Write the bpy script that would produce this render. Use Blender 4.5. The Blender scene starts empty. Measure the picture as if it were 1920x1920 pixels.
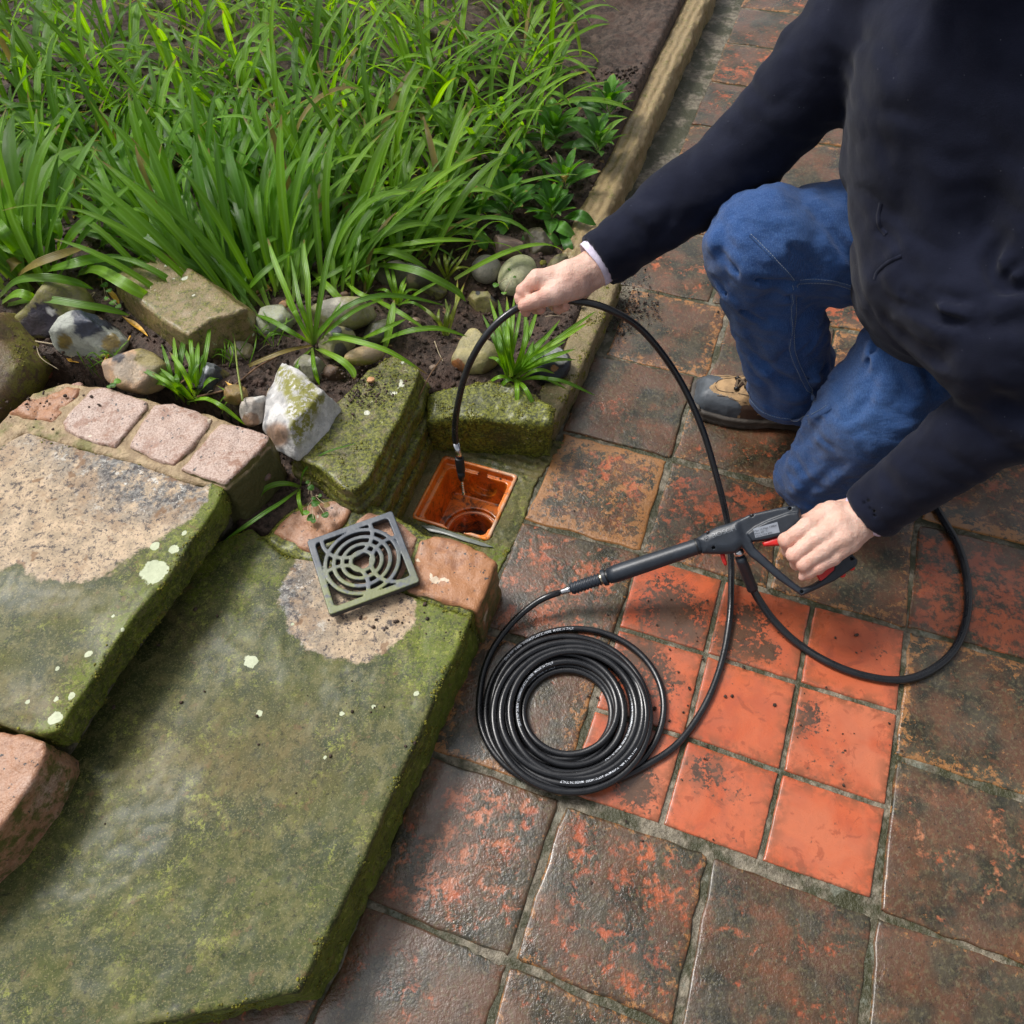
import bpy, bmesh, math, random
import numpy as np
from mathutils import Vector, Matrix
from mathutils.bvhtree import BVHTree
random.seed(7); np.random.seed(7)
SC = bpy.context.scene
COL = SC.collection

# ---------------------------------------------------------------- camera
H = 1.2589
RW = np.array([[0.9965643558, -0.0687780521, -0.0461417842],
               [-0.0828220062, -0.8275790259, -0.5552057916],
               [0.0, 0.5571198572, -0.8304320952]])   # world -> camera (x right, y down, z forward)
FPX = 1500.0                                             # focal length in photo pixels (1920 wide)
cam_d = bpy.data.cameras.new('camera'); cam = bpy.data.objects.new('camera', cam_d); COL.objects.link(cam)
cam_d.sensor_width = 36.0; cam_d.lens = 36.0 * FPX / 1920.0; cam_d.clip_end = 200; cam_d.clip_start = 0.02
r0, r1, r2 = RW
cam.matrix_world = Matrix(((r0[0], -r1[0], -r2[0], 0), (r0[1], -r1[1], -r2[1], 0), (r0[2], -r1[2], -r2[2], H), (0, 0, 0, 1)))
SC.camera = cam
# ---------------------------------------------------------------- light
SUN_EL, SUN_AZ = math.radians(54), math.radians(142)     # azimuth of the sun direction, counter-clockwise from +X
world = bpy.data.worlds.new('World'); SC.world = world; world.use_nodes = True
wn = world.node_tree.nodes; wl = world.node_tree.links
bg = wn['Background']; sky = wn.new('ShaderNodeTexSky'); sky.sky_type = 'NISHITA'; sky.sun_disc = False
sky.sun_elevation = SUN_EL; sky.sun_rotation = math.pi/2 - SUN_AZ; sky.air_density = 1.0; sky.dust_density = 4.0; sky.ozone_density = 1.0
# thin white overcast: the sky colour is desaturated towards grey
rgb2bw = wn.new('ShaderNodeRGBToBW'); mixw = wn.new('ShaderNodeMix'); mixw.data_type = 'RGBA'; mixw.inputs[0].default_value = 0.8
wl.new(sky.outputs[0], rgb2bw.inputs[0]); wl.new(sky.outputs[0], mixw.inputs[6]); wl.new(rgb2bw.outputs[0], mixw.inputs[7])
wl.new(mixw.outputs[2], bg.inputs[0]); bg.inputs[1].default_value = 0.09
sun_d = bpy.data.lights.new('sun', 'SUN'); sun = bpy.data.objects.new('sun', sun_d); COL.objects.link(sun)
sun_d.energy = 1.45; sun_d.angle = math.radians(18); sun_d.color = (1.0, 0.965, 0.92)
sd = Vector((math.cos(SUN_EL)*math.cos(SUN_AZ), math.cos(SUN_EL)*math.sin(SUN_AZ), math.sin(SUN_EL)))
sun.rotation_euler = sd.to_track_quat('Z', 'Y').to_euler(); sun.location = (0, 0, 5)
SC.view_settings.view_transform = 'Standard'; SC.view_settings.look = 'None'
SC.view_settings.gamma = 1; SC.view_settings.use_curve_mapping = False
SC.view_settings.exposure = 1.02
SC.render.engine = 'CYCLES'

# ---------------------------------------------------------------- geometry helpers
def P(px, py, z=0.0):
    """point of the place at height z seen at photo pixel px,py"""
    d = RW.T @ np.array([(px-960)/FPX, (py-960)/FPX, 1.0]); t = (z-H)/d[2]
    return np.array([0, 0, H]) + t*d
def RAY(px, py):
    d = RW.T @ np.array([(px-960)/FPX, (py-960)/FPX, 1.0]); return np.array([0, 0, H]), d/np.linalg.norm(d)
def QP(X):
    """array of points -> photo pixels"""
    c = (np.asarray(X) - np.array([0, 0, H])) @ RW.T
    return np.stack([960+FPX*c[..., 0]/c[..., 2], 960+FPX*c[..., 1]/c[..., 2]], -1)
def PL(pts, z): return np.array([P(x, y, z)[:2] for x, y in pts])

_perm = np.random.RandomState(3).permutation(512).astype(np.int32)
_g = np.random.RandomState(4).normal(size=(512, 3)).astype(np.float32); _g /= np.linalg.norm(_g, axis=1)[:, None]
def pn(x, y, z, seed=0):
    """perlin noise, arrays, about -1..1"""
    x, y, z = np.broadcast_arrays(np.asarray(x, np.float32), np.asarray(y, np.float32), np.asarray(z, np.float32))
    xi, yi, zi = np.floor(x).astype(np.int32), np.floor(y).astype(np.int32), np.floor(z).astype(np.int32)
    xf, yf, zf = x-xi, y-yi, z-zi
    fade = lambda t: t*t*t*(t*(t*6-15)+10)
    u, v, w = fade(xf), fade(yf), fade(zf); r = 0
    for a in (0, 1):
        ha = _perm[(xi+a+seed*37) & 511]
        for b in (0, 1):
            hb = _perm[(ha+yi+b) & 511]
            for c in (0, 1):
                hc = _perm[(hb+zi+c) & 511]; g = _g[hc]
                d = g[..., 0]*(xf-a)+g[..., 1]*(yf-b)+g[..., 2]*(zf-c)
                r = r + d*(u if a else 1-u)*(v if b else 1-v)*(w if c else 1-w)
    return r*1.5
def fbm(x, y, z, s, octv=3, seed=0, gain=0.5):
    r = 0; a = 1.0; f = 1.0/s
    for i in range(octv):
        r = r + a*pn(x*f, y*f, z*f, seed+i); a *= gain; f *= 2.03
    return r
def smin(a, b, k):
    h = np.clip(0.5+0.5*(b-a)/k, 0, 1); return b*(1-h)+a*h - k*h*(1-h)
def smax(a, b, k): return -smin(-a, -b, k)
def sstep(a, b, x):
    t = np.clip((x-a)/(b-a), 0, 1); return t*t*(3-2*t)
def caps(X, Y, Z, a, b, ra, rb):
    """tapered capsule"""
    a = np.asarray(a, float); b = np.asarray(b, float); d = b-a; L2 = max(d@d, 1e-9)
    px, py, pz = X-a[0], Y-a[1], Z-a[2]
    t = np.clip((px*d[0]+py*d[1]+pz*d[2])/L2, 0, 1)
    return np.sqrt((px-t*d[0])**2+(py-t*d[1])**2+(pz-t*d[2])**2) - (ra+(rb-ra)*t)
def ell(X, Y, Z, c, r, R=None):
    p = np.stack([X-c[0], Y-c[1], Z-c[2]], -1)
    if R is not None: p = p @ np.asarray(R)          # rows of R^T are axes
    r = np.asarray(r, float); k0 = np.sqrt(((p/r)**2).sum(-1)); k1 = np.sqrt(((p/(r*r))**2).sum(-1))+1e-9
    return k0*(k0-1)/k1
def poly_sd(X, Y, pts):
    pts = np.asarray(pts, float); n = len(pts); d = np.full(X.shape, 1e9); s = np.ones(X.shape)
    for i in range(n):
        a = pts[i]; b = pts[i-1]; e = b-a; wx, wy = X-a[0], Y-a[1]
        t = np.clip((wx*e[0]+wy*e[1])/(e@e+1e-12), 0, 1)
        d = np.minimum(d, (wx-e[0]*t)**2+(wy-e[1]*t)**2)
        c1 = Y >= a[1]; c2 = Y < b[1]; c3 = e[0]*wy > e[1]*wx
        s = np.where((c1 & c2 & c3) | (~c1 & ~c2 & ~c3), -s, s)
    return s*np.sqrt(d)
def inpoly(uv, pts):
    return poly_sd(uv[..., 0], uv[..., 1], pts) < 0
def extr(d2, z, z0, z1, r):
    """rounded extrusion of 2D distance between z0 and z1"""
    c = (z0+z1)/2; hz = (z1-z0)/2; a = d2+r; b = np.abs(z-c)-hz+r
    return np.minimum(np.maximum(a, b), 0)+np.sqrt(np.maximum(a, 0)**2+np.maximum(b, 0)**2)-r

def nets(f, lo, hi, h):
    """naive surface nets; returns verts, quads"""
    lo = np.array(lo, float); n = np.maximum(np.ceil((np.array(hi)-lo)/h).astype(int)+1, 3)
    ax = [lo[i]+h*np.arange(n[i]) for i in range(3)]
    X, Y, Z = np.meshgrid(*ax, indexing='ij'); F = np.asarray(f(X, Y, Z), np.float32)
    # close the box so that nothing is left open
    F[0], F[-1] = np.maximum(F[0], h), np.maximum(F[-1], h); F[:, 0], F[:, -1] = np.maximum(F[:, 0], h), np.maximum(F[:, -1], h)
    F[:, :, 0], F[:, :, -1] = np.maximum(F[:, :, 0], h), np.maximum(F[:, :, -1], h)
    S = F < 0; cs = {}; cnt = 0
    for i in (0, 1):
        for j in (0, 1):
            for k in (0, 1): cs[i, j, k] = (slice(i, n[0]-1+i), slice(j, n[1]-1+j), slice(k, n[2]-1+k)); cnt = cnt+S[cs[i, j, k]].astype(np.int8)
    act = (cnt > 0) & (cnt < 8); idx = np.argwhere(act); m = len(idx)
    vid = np.full(act.shape, -1, np.int64); vid[tuple(idx.T)] = np.arange(m)
    C = {c: F[idx[:, 0]+c[0], idx[:, 1]+c[1], idx[:, 2]+c[2]] for c in cs}
    acc = np.zeros((m, 3)); num = np.zeros(m)
    for c0 in cs:
        for a in range(3):
            if c0[a]: continue
            c1 = list(c0); c1[a] = 1; c1 = tuple(c1); f0, f1 = C[c0], C[c1]; cr = (f0 < 0) != (f1 < 0)
            t = np.where(cr, f0/np.where(cr, f0-f1, 1), 0); p = np.array(c0, float)[None]*np.ones((m, 1)); p[:, a] += t
            acc += p*cr[:, None]; num += cr
    V = lo+h*(idx+acc/num[:, None]); Q = []
    for a in range(3):
        b, c = (a+1) % 3, (a+2) % 3
        s0 = [slice(1, -1)]*3; s0[a] = slice(0, -1); s1 = list(s0); s1[a] = slice(1, None)
        s0 = tuple(s0); s1 = tuple(s1); A, B = S[s0], S[s1]; off = np.array([1, 1, 1]); off[a] = 0
        for flip, msk in ((False, A & ~B), (True, ~A & B)):
            e = np.argwhere(msk)+off
            if len(e) == 0: continue
            def vi(db, dc):
                q = e.copy(); q[:, b] -= db; q[:, c] -= dc; return vid[q[:, 0], q[:, 1], q[:, 2]]
            q = np.stack([vi(1, 1), vi(0, 1), vi(0, 0), vi(1, 0)], 1)
            Q.append(q[:, ::-1] if flip else q)
    return V, np.concatenate(Q)

def mk(name, V, F, mat=None, parent=None, smooth=True, origin=None):
    """link one mesh object; vertices given in world coordinates, origin moved to its base"""
    V = np.asarray(V, float)
    if origin is None: origin = np.array([V[:, 0].mean(), V[:, 1].mean(), V[:, 2].min()])
    origin = np.asarray(origin, float)
    if parent is not None: origin = np.array(parent['_o'])
    me = bpy.data.meshes.new(name); L = V-origin
    if isinstance(F, np.ndarray) and F.ndim == 2:
        k = F.shape[1]; me.vertices.add(len(L)); me.vertices.foreach_set('co', L.ravel())
        me.loops.add(F.size); me.loops.foreach_set('vertex_index', F.ravel().astype(np.int32))
        me.polygons.add(len(F)); me.polygons.foreach_set('loop_start', np.arange(0, F.size, k, dtype=np.int32))
        me.polygons.foreach_set('loop_total', np.full(len(F), k, np.int32)); me.update(calc_edges=True)
    else: me.from_pydata([tuple(v) for v in L], [], [tuple(int(i) for i in f) for f in F])
    if smooth: me.polygons.foreach_set('use_smooth', np.ones(len(me.polygons), bool))
    if mat: me.materials.append(mat)
    o = bpy.data.objects.new(name, me); COL.objects.link(o)
    o['_o'] = [float(v) for v in origin]
    if parent is None: o.location = origin
    else: o.parent = parent
    return o
def attr(o, name, vals):
    a = o.data.attributes.new(name, 'FLOAT', 'POINT'); a.data.foreach_set('value', np.asarray(vals, np.float32).ravel())
def attrc(o, name, vals):
    v = np.ones((len(o.data.vertices), 4), np.float32); v[:, :3] = vals
    a = o.data.attributes.new(name, 'FLOAT_COLOR', 'POINT'); a.data.foreach_set('color', v.ravel())
def tag(o, label=None, cat=None, group=None, kind=None):
    if label: o['label'] = label
    if cat: o['category'] = cat
    if group: o['group'] = group
    if kind: o['kind'] = kind
    return o
def empty(name, loc, label=None, cat=None, group=None):
    o = bpy.data.objects.new(name, None); COL.objects.link(o); o.location = [float(v) for v in loc]; o['_o'] = [float(v) for v in loc]
    o.empty_display_size = 0.05
    return tag(o, label, cat, group)
def sdf(name, f, lo, hi, h, mat=None, parent=None, post=None, **kw):
    V, F = nets(f, lo, hi, h)
    if post is not None: V = post(V)
    return mk(name, V, F, mat, parent, **kw)
def bez(pts, n=24):
    """catmull-rom through points"""
    p = np.asarray(pts, float); p = np.vstack([2*p[0]-p[1], p, 2*p[-1]-p[-2]]); out = []
    segs = len(p)-3; per = max(2, n//segs)
    for i in range(segs):
        a, b, c, d = p[i:i+4]
        for t in np.linspace(0, 1, per, endpoint=False):
            out.append(0.5*((2*b)+(-a+c)*t+(2*a-5*b+4*c-d)*t*t+(-a+3*b-3*c+d)*t**3))
    out.append(p[-2]); return np.array(out)
def frames(C):
    T = np.gradient(C, axis=0); T /= np.linalg.norm(T, axis=1)[:, None]+1e-12
    u = np.cross(T[0], [0, 0, 1.0]); 
    if np.linalg.norm(u) < 1e-3: u = np.array([1.0, 0, 0])
    u /= np.linalg.norm(u); U = []
    for t in T:
        u = u-t*(u@t); u /= np.linalg.norm(u)+1e-12; U.append(u.copy())
    U = np.array(U); return T, U, np.cross(T, U)
def tube(C, R, k=10, cap=True):
    C = np.asarray(C, float); n = len(C); R = np.broadcast_to(R, (n,)); T, U, W = frames(C)
    a = np.linspace(0, 2*np.pi, k, endpoint=False)
    V = (C[:, None]+R[:, None, None]*(U[:, None]*np.cos(a)[None, :, None]+W[:, None]*np.sin(a)[None, :, None])).reshape(-1, 3)
    F = [(i*k+j, i*k+(j+1) % k, (i+1)*k+(j+1) % k, (i+1)*k+j) for i in range(n-1) for j in range(k)]
    if cap:
        V = np.vstack([V, C[:1], C[-1:]]); b = n*k
        F += [(b, (j+1) % k, j) for j in range(k)]+[(b+1, (n-1)*k+j, (n-1)*k+(j+1) % k) for j in range(k)]
    return V, F
def join(parts):
    V = []; F = []; o = 0
    for v, f in parts:
        V.append(np.asarray(v)); F += [tuple(int(i)+o for i in q) for q in f]; o += len(v)
    return np.vstack(V), F
def prism(poly, z0, z1, bev=0.002, tilt=None):
    """polygon slab with a bevelled top edge (poly CCW, Nx2)"""
    p = np.asarray(poly, float)
    a = 0.5*np.sum(p[:, 0]*np.roll(p[:, 1], -1)-np.roll(p[:, 0], -1)*p[:, 1])
    if a < 0: p = p[::-1]
    c = p.mean(0); n = len(p); e = np.roll(p, -1, 0)-np.roll(p, 1, 0); nr = np.stack([e[:, 1], -e[:, 0]], 1); nr /= np.linalg.norm(nr, axis=1)[:, None]+1e-9
    q = p-nr*bev; rings = [(p, z0), (p, z1-bev), (p-nr*bev*.3, z1-bev*.3), (q, z1)]
    V = np.vstack([np.c_[r, np.full(n, z)] for r, z in rings])
    if tilt is not None: V[:, 2] += (V[:, 0]-c[0])*tilt[0]+(V[:, 1]-c[1])*tilt[1]
    F = [(r*n+i, r*n+(i+1) % n, (r+1)*n+(i+1) % n, (r+1)*n+i) for r in range(3) for i in range(n)]
    F.append(tuple(range(3*n, 4*n))); return V, F
# ---------------------------------------------------------------- materials
class M_:
    def __init__(s, name):
        s.m = bpy.data.materials.new(name); s.m.use_nodes = True; s.t = s.m.node_tree; s.n = s.t.nodes; s.l = s.t.links
        s.b = s.n['Principled BSDF']; s.tc = None
    def co(s, kind='Object'):
        if s.tc is None: s.tc = s.n.new('ShaderNodeTexCoord')
        return s.tc.outputs[kind]
    def pos(s): return s.n.new('ShaderNodeNewGeometry').outputs['Position']
    def nrm_z(s):
        g = s.n.new('ShaderNodeNewGeometry'); x = s.n.new('ShaderNodeSeparateXYZ'); s.l.new(g.outputs['Normal'], x.inputs[0]); return x.outputs[2]
    def set(s, inp, v):
        if hasattr(v, 'is_linked') or isinstance(v, bpy.types.NodeSocket): s.l.new(v, inp)
        else:
            if isinstance(v, (tuple, list)) and len(v) == 3 and inp.type == 'RGBA': v = (*v, 1)
            inp.default_value = v
    def noise(s, scale, det=4, rough=0.55, co=None, dist=0.0, col=False):
        x = s.n.new('ShaderNodeTexNoise'); x.inputs['Scale'].default_value = scale; x.inputs['Detail'].default_value = det
        x.inputs['Roughness'].default_value = rough; x.inputs['Distortion'].default_value = dist
        s.l.new(co or s.pos(), x.inputs['Vector']); return x.outputs[1 if col else 0]
    def vor(s, scale, co=None, feat='F1', rnd=1.0, out=0):
        x = s.n.new('ShaderNodeTexVoronoi'); x.feature = feat; x.inputs['Scale'].default_value = scale; x.inputs['Randomness'].default_value = rnd
        s.l.new(co or s.pos(), x.inputs['Vector']); return x.outputs[out]
    def wave(s, scale, co=None, dist=0, det=2, axis='X'):
        x = s.n.new('ShaderNodeTexWave'); x.bands_direction = axis; x.inputs['Scale'].default_value = scale; x.inputs['Distortion'].default_value = dist; x.inputs['Detail'].default_value = det
        s.l.new(co or s.pos(), x.inputs['Vector']); return x.outputs[1]
    def mapv(s, co, scale=(1, 1, 1), rot=(0, 0, 0)):
        x = s.n.new('ShaderNodeMapping'); x.inputs['Scale'].default_value = scale; x.inputs['Rotation'].default_value = rot; s.l.new(co, x.inputs[0]); return x.outputs[0]
    def st(s, v, a, b, lo=0.0, hi=1.0):
        x = s.n.new('ShaderNodeMapRange'); x.interpolation_type = 'SMOOTHSTEP'; s.set(x.inputs[0], v); s.set(x.inputs[1], a); s.set(x.inputs[2], b); x.inputs[3].default_value = lo; x.inputs[4].default_value = hi; return x.outputs[0]
    def mt(s, op, a, b=0.0, c=None):
        x = s.n.new('ShaderNodeMath'); x.operation = op; s.set(x.inputs[0], a); s.set(x.inputs[1], b)
        if c is not None: s.set(x.inputs[2], c)
        return x.outputs[0]
    def mul(s, a, b): return s.mt('MULTIPLY', a, b)
    def add(s, a, b): return s.mt('ADD', a, b)
    def sub(s, a, b): return s.mt('SUBTRACT', a, b)
    def mx(s, f, a, b, mode='MIX'):
        x = s.n.new('ShaderNodeMix'); x.data_type = 'RGBA'; x.blend_type = mode; s.set(x.inputs[0], f); s.set(x.inputs[6], a); s.set(x.inputs[7], b); return x.outputs[2]
    def at(s, name, out='Fac'):
        x = s.n.new('ShaderNodeAttribute'); x.attribute_name = name; return x.outputs[out]
    def objcol(s, sep=True):
        x = s.n.new('ShaderNodeObjectInfo')
        if not sep: return x.outputs['Color']
        y = s.n.new('ShaderNodeSeparateColor'); s.l.new(x.outputs['Color'], y.inputs[0]); return y.outputs[0], y.outputs[1], y.outputs[2], x.outputs['Alpha']
    def rnd(s): return s.n.new('ShaderNodeObjectInfo').outputs['Random']
    def hsv(s, c, h=0.5, sa=1.0, v=1.0):
        x = s.n.new('ShaderNodeHueSaturation'); s.set(x.inputs[0], h); s.set(x.inputs[1], sa); s.set(x.inputs[2], v); s.set(x.inputs[4], c); return x.outputs[0]
    def bump(s, hgt, dist=0.002, st=1.0, nrm=None):
        x = s.n.new('ShaderNodeBump'); x.inputs['Distance'].default_value = dist; x.inputs['Strength'].default_value = st; s.l.new(hgt, x.inputs['Height'])
        if nrm is not None: s.l.new(nrm, x.inputs['Normal'])
        return x.outputs[0]
    def out(s, col, rough=0.5, nrm=None, spec=0.5, metal=0.0, coat=0.0, coatr=0.1, sheen=0.0, sss=0.0, coatn=None):
        s.set(s.b.inputs['Base Color'], col); s.set(s.b.inputs['Roughness'], rough); s.set(s.b.inputs['Specular IOR Level'], spec)
        s.set(s.b.inputs['Metallic'], metal); s.set(s.b.inputs['Coat Weight'], coat); s.set(s.b.inputs['Coat Roughness'], coatr)
        if sheen: s.b.inputs['Sheen Weight'].default_value = sheen
        if sss:
            s.b.inputs['Subsurface Weight'].default_value = sss; s.b.inputs['Subsurface Radius'].default_value = (1.0, 0.35, 0.2); s.b.inputs['Subsurface Scale'].default_value = 0.006
        if nrm is not None: s.l.new(nrm, s.b.inputs['Normal'])
        if coatn is not None: s.l.new(coatn, s.b.inputs['Coat Normal'])
        return s.m

def m_old_tile():
    s = M_('weathered_quarry_tile'); dirt, och, red, al = s.objcol()
    big = s.noise(7, 5, 0.65); fine = s.noise(85, 4, 0.7); med = s.noise(28, 5, 0.7, dist=0.6); edge = s.at('edge')
    mask = s.add(s.add(s.mul(big, 0.62), s.mul(med, 0.80)), s.mul(fine, 0.72))                    # ~1.05 mean
    mask = s.add(mask, s.mul(s.mul(edge, edge), 0.16))
    thr = s.sub(1.36, s.mul(dirt, 0.66)); alg = s.mul(s.st(mask, s.sub(thr, 0.09), s.add(thr, 0.10)), s.st(s.noise(24, 5, 0.75), 0.28, 0.5, 0.72, 1.0))
    clay = s.mx(s.st(s.noise(16, 4), 0.35, 0.68), (0.40, 0.085, 0.024), (0.26, 0.058, 0.024))
    clay = s.mx(s.mul(red, s.st(s.noise(30, 3), 0.3, 0.6)), clay, (0.46, 0.20, 0.10))
    clay = s.mx(s.mul(s.st(fine, 0.5, 0.62), 0.5), clay, (0.16, 0.05, 0.025))
    dk = s.mx(s.st(s.noise(20, 4), 0.35, 0.65), (0.020, 0.019, 0.010), (0.060, 0.048, 0.028))
    dk = s.mx(s.mul(s.st(s.noise(11, 3), 0.42, 0.6), 0.75), dk, (0.115, 0.048, 0.022))
    dk = s.mx(s.mul(s.st(s.noise(150, 3, 0.7), 0.5, 0.66), 0.5), dk, (0.14, 0.12, 0.06))
    col = s.mx(alg, clay, dk)
    of = s.mul(s.st(s.add(s.noise(60, 6, 0.8, dist=0.3), s.mul(edge, 0.16)), s.sub(0.74, s.mul(och, 0.27)), s.sub(0.80, s.mul(och, 0.27))), 0.9)
    col = s.mx(of, col, s.mx(s.noise(40, 3), (0.42, 0.17, 0.045), (0.22, 0.12, 0.05)))
    col = s.mx(s.mul(s.st(s.noise(230, 2), 0.62, 0.72), 0.7), col, (0.012, 0.012, 0.010))
    rough = s.st(s.noise(9, 4), 0.3, 0.7, 0.16, 0.46)
    h = s.add(s.mul(med, 0.7), s.add(s.mul(fine, 0.5), s.mul(s.noise(260, 3), 0.25)))
    n = s.bump(h, 0.0032, 0.8); n2 = s.bump(s.add(s.noise(14, 3), s.mul(med, 0.5)), 0.0016, 0.5)
    return s.out(col, s.add(s.add(rough, 0.06), s.st(edge, 0.90, 0.98, 0.0, 0.4)), n, s.st(edge, 0.92, 0.98, 0.6, 0.12), coat=s.mul(s.st(s.noise(7, 4), 0.42, 0.60, 0.04, 0.65), s.st(edge, 0.97, 0.86)), coatr=0.17, coatn=n2)
def m_new_tile():
    s = M_('clean_terracotta_tile'); dirt, wash, c3, al = s.objcol()
    n1 = s.noise(13, 5, 0.6, dist=1.2); n2 = s.noise(45, 4, 0.65)
    col = s.mx(s.st(n1, 0.35, 0.66), (0.50, 0.108, 0.042), (0.40, 0.078, 0.030))
    col = s.mx(s.mul(s.mul(wash, s.st(s.noise(9, 4, 0.6, dist=0.8), 0.3, 0.62)), 0.75), col, (0.52, 0.18, 0.095))
    col = s.mx(s.mul(s.st(s.noise(32, 4, 0.7, dist=0.9), 0.565, 0.63), 0.6), col, (0.26, 0.06, 0.028))
    blot = s.at('blot')                                                     # soot-like lichen clusters
    sp = s.st(s.add(s.noise(120, 4, 0.75), s.add(s.mul(blot, 0.34), s.mul(s.st(s.noise(8, 3), 0.45, 0.65), 0.10))), 0.695, 0.75)
    col = s.mx(s.mul(sp, 0.92), col, s.mx(s.noise(60), (0.022, 0.020, 0.016), (0.065, 0.05, 0.034)))
    sm = s.mul(s.st(s.add(s.noise(40, 4, 0.7), s.mul(blot, 0.22)), 0.52, 0.68), s.mt('MINIMUM', s.add(blot, 0.10), 1.0))
    col = s.mx(s.mul(sm, 0.75), col, (0.12, 0.065, 0.04))
    dots = s.st(s.vor(95, feat='F1'), s.mul(s.noise(5, 2), 0.13), 0.01, 0.0, 1.0)
    col = s.mx(s.mul(dots, 0.8), col, (0.03, 0.018, 0.013))
    col = s.mx(s.mul(s.at('edge'), s.st(s.noise(50, 4, 0.7), 0.40, 0.58)), col, (0.22, 0.075, 0.035))
    h = s.add(s.mul(n2, 0.4), s.mul(s.noise(300, 2), 0.12)); n = s.bump(h, 0.0015, 0.7)
    return s.out(col, s.st(n1, 0.3, 0.7, 0.2, 0.42), n, 0.55, coat=0.22, coatr=0.16, coatn=s.bump(s.noise(18, 3), 0.0012, 0.5))
def m_mortar():
    s = M_('mortar'); n = s.noise(60, 5, 0.7)
    col = s.mx(s.st(n, 0.35, 0.65), (0.085, 0.070, 0.046), (0.25, 0.215, 0.155))
    col = s.mx(s.st(s.noise(13, 4, 0.7), 0.40, 0.55), col, (0.040, 0.040, 0.014))
    col = s.mx(s.mul(s.st(s.noise(20, 4, 0.7), 0.58, 0.68), 0.7), col, (0.16, 0.17, 0.13))
    return s.out(col, 0.45, s.bump(s.add(n, s.mul(s.noise(260, 3), 0.5)), 0.004, 1.0), 0.5)
def m_slab():
    """big paving slabs: dry (pale, scrubbed), moss, lich masks come from the mesh"""
    s = M_('mossy_sandstone_slab'); dry = s.at('dry'); moss = s.at('moss'); lich = s.at('lich')
    n1 = s.noise(9, 5, 0.65); n2 = s.noise(38, 5, 0.72, dist=0.4); n3 = s.noise(160, 4, 0.7)
    wet = s.mx(s.st(n1, 0.35, 0.65), (0.026, 0.038, 0.007), (0.068, 0.080, 0.018))
    wet = s.mx(s.mul(s.st(n2, 0.48, 0.60), 0.7), wet, (0.125, 0.118, 0.036))
    wet = s.mx(s.mul(s.at('brown'), s.mul(s.st(s.add(n1, s.mul(n2, 0.5)), 0.5, 0.95), 0.65)), wet, (0.20, 0.13, 0.062))
    wet = s.mx(s.st(s.add(n3, s.mul(moss, 0.55)), 0.72, 0.92), wet, s.mx(n2, (0.050, 0.082, 0.004), (0.17, 0.20, 0.018)))
    flk = s.mul(s.st(s.noise(75, 6, 0.85), 0.54, 0.60), s.st(s.add(s.noise(11, 3), s.mul(moss, 0.2)), 0.46, 0.68))
    wet = s.mx(s.mul(flk, 0.75), wet, (0.27, 0.29, 0.05)); wet = s.mx(s.mul(s.st(s.noise(330, 3, 0.8), 0.54, 0.62), 0.65), wet, (0.21, 0.19, 0.08)); wet = s.mx(s.mul(s.st(s.noise(130, 5, 0.85), 0.55, 0.62), 0.7), wet, (0.012, 0.014, 0.006))
    wet = s.mx(s.mul(s.st(s.noise(34, 5, 0.75), 0.60, 0.66), 0.5), wet, (0.17, 0.10, 0.045))
    pale = s.mx(s.st(n2, 0.36, 0.64), (0.56, 0.42, 0.28), (0.36, 0.28, 0.19))
    pale = s.mx(s.mul(s.at('grey'), s.st(s.noise(40, 6, 0.8), 0.38, 0.54)), pale, s.mx(s.st(s.noise(120, 4, 0.8), 0.4, 0.6), (0.07, 0.07, 0.072), (0.26, 0.25, 0.23)))
    pale = s.mx(s.mul(s.at('grey'), s.st(s.noise(33, 6, 0.8), 0.57, 0.62)), pale, (0.62, 0.60, 0.55)); pale = s.mx(s.mul(s.st(s.noise(16, 4, 0.7), 0.50, 0.60), 0.55), pale, (0.30, 0.20, 0.12))
    pale = s.mx(s.mul(s.st(s.noise(85, 5, 0.8), 0.54, 0.60), 0.9), pale, (0.060, 0.052, 0.055)); pale = s.mx(s.mul(s.st(s.noise(230, 2, 0.8), 0.56, 0.62), 0.6), pale, (0.10, 0.085, 0.08))
    pale = s.mx(s.mul(s.st(s.noise(24, 3, 0.6), 0.60, 0.66), 0.75), pale, (0.20, 0.11, 0.055))
    col = s.mx(s.st(s.add(dry, s.mul(s.sub(s.noise(60, 6, 0.8), 0.5), 0.75)), 0.40, 0.56), wet, pale)
    col = s.mx(s.st(s.add(lich, s.mul(s.sub(s.noise(90, 5, 0.8), 0.5), 0.35)), 0.44, 0.50), col, s.mx(s.noise(150, 4, 0.7), (0.60, 0.64, 0.45), (0.36, 0.40, 0.25)))
    n = s.bump(s.add(s.mul(n2, 0.45), s.mul(n3, 0.5)), 0.0030, 0.9)
    r = s.add(s.mul(dry, 0.12), s.st(n1, 0.3, 0.7, 0.50, 0.70))
    return s.out(col, r, n, 0.32, coat=s.mul(s.mul(s.sub(1.0, dry), s.st(s.noise(5, 3), 0.42, 0.6)), 0.13), coatr=0.26, coatn=s.bump(s.noise(12, 4), 0.0015, 0.4))
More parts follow.
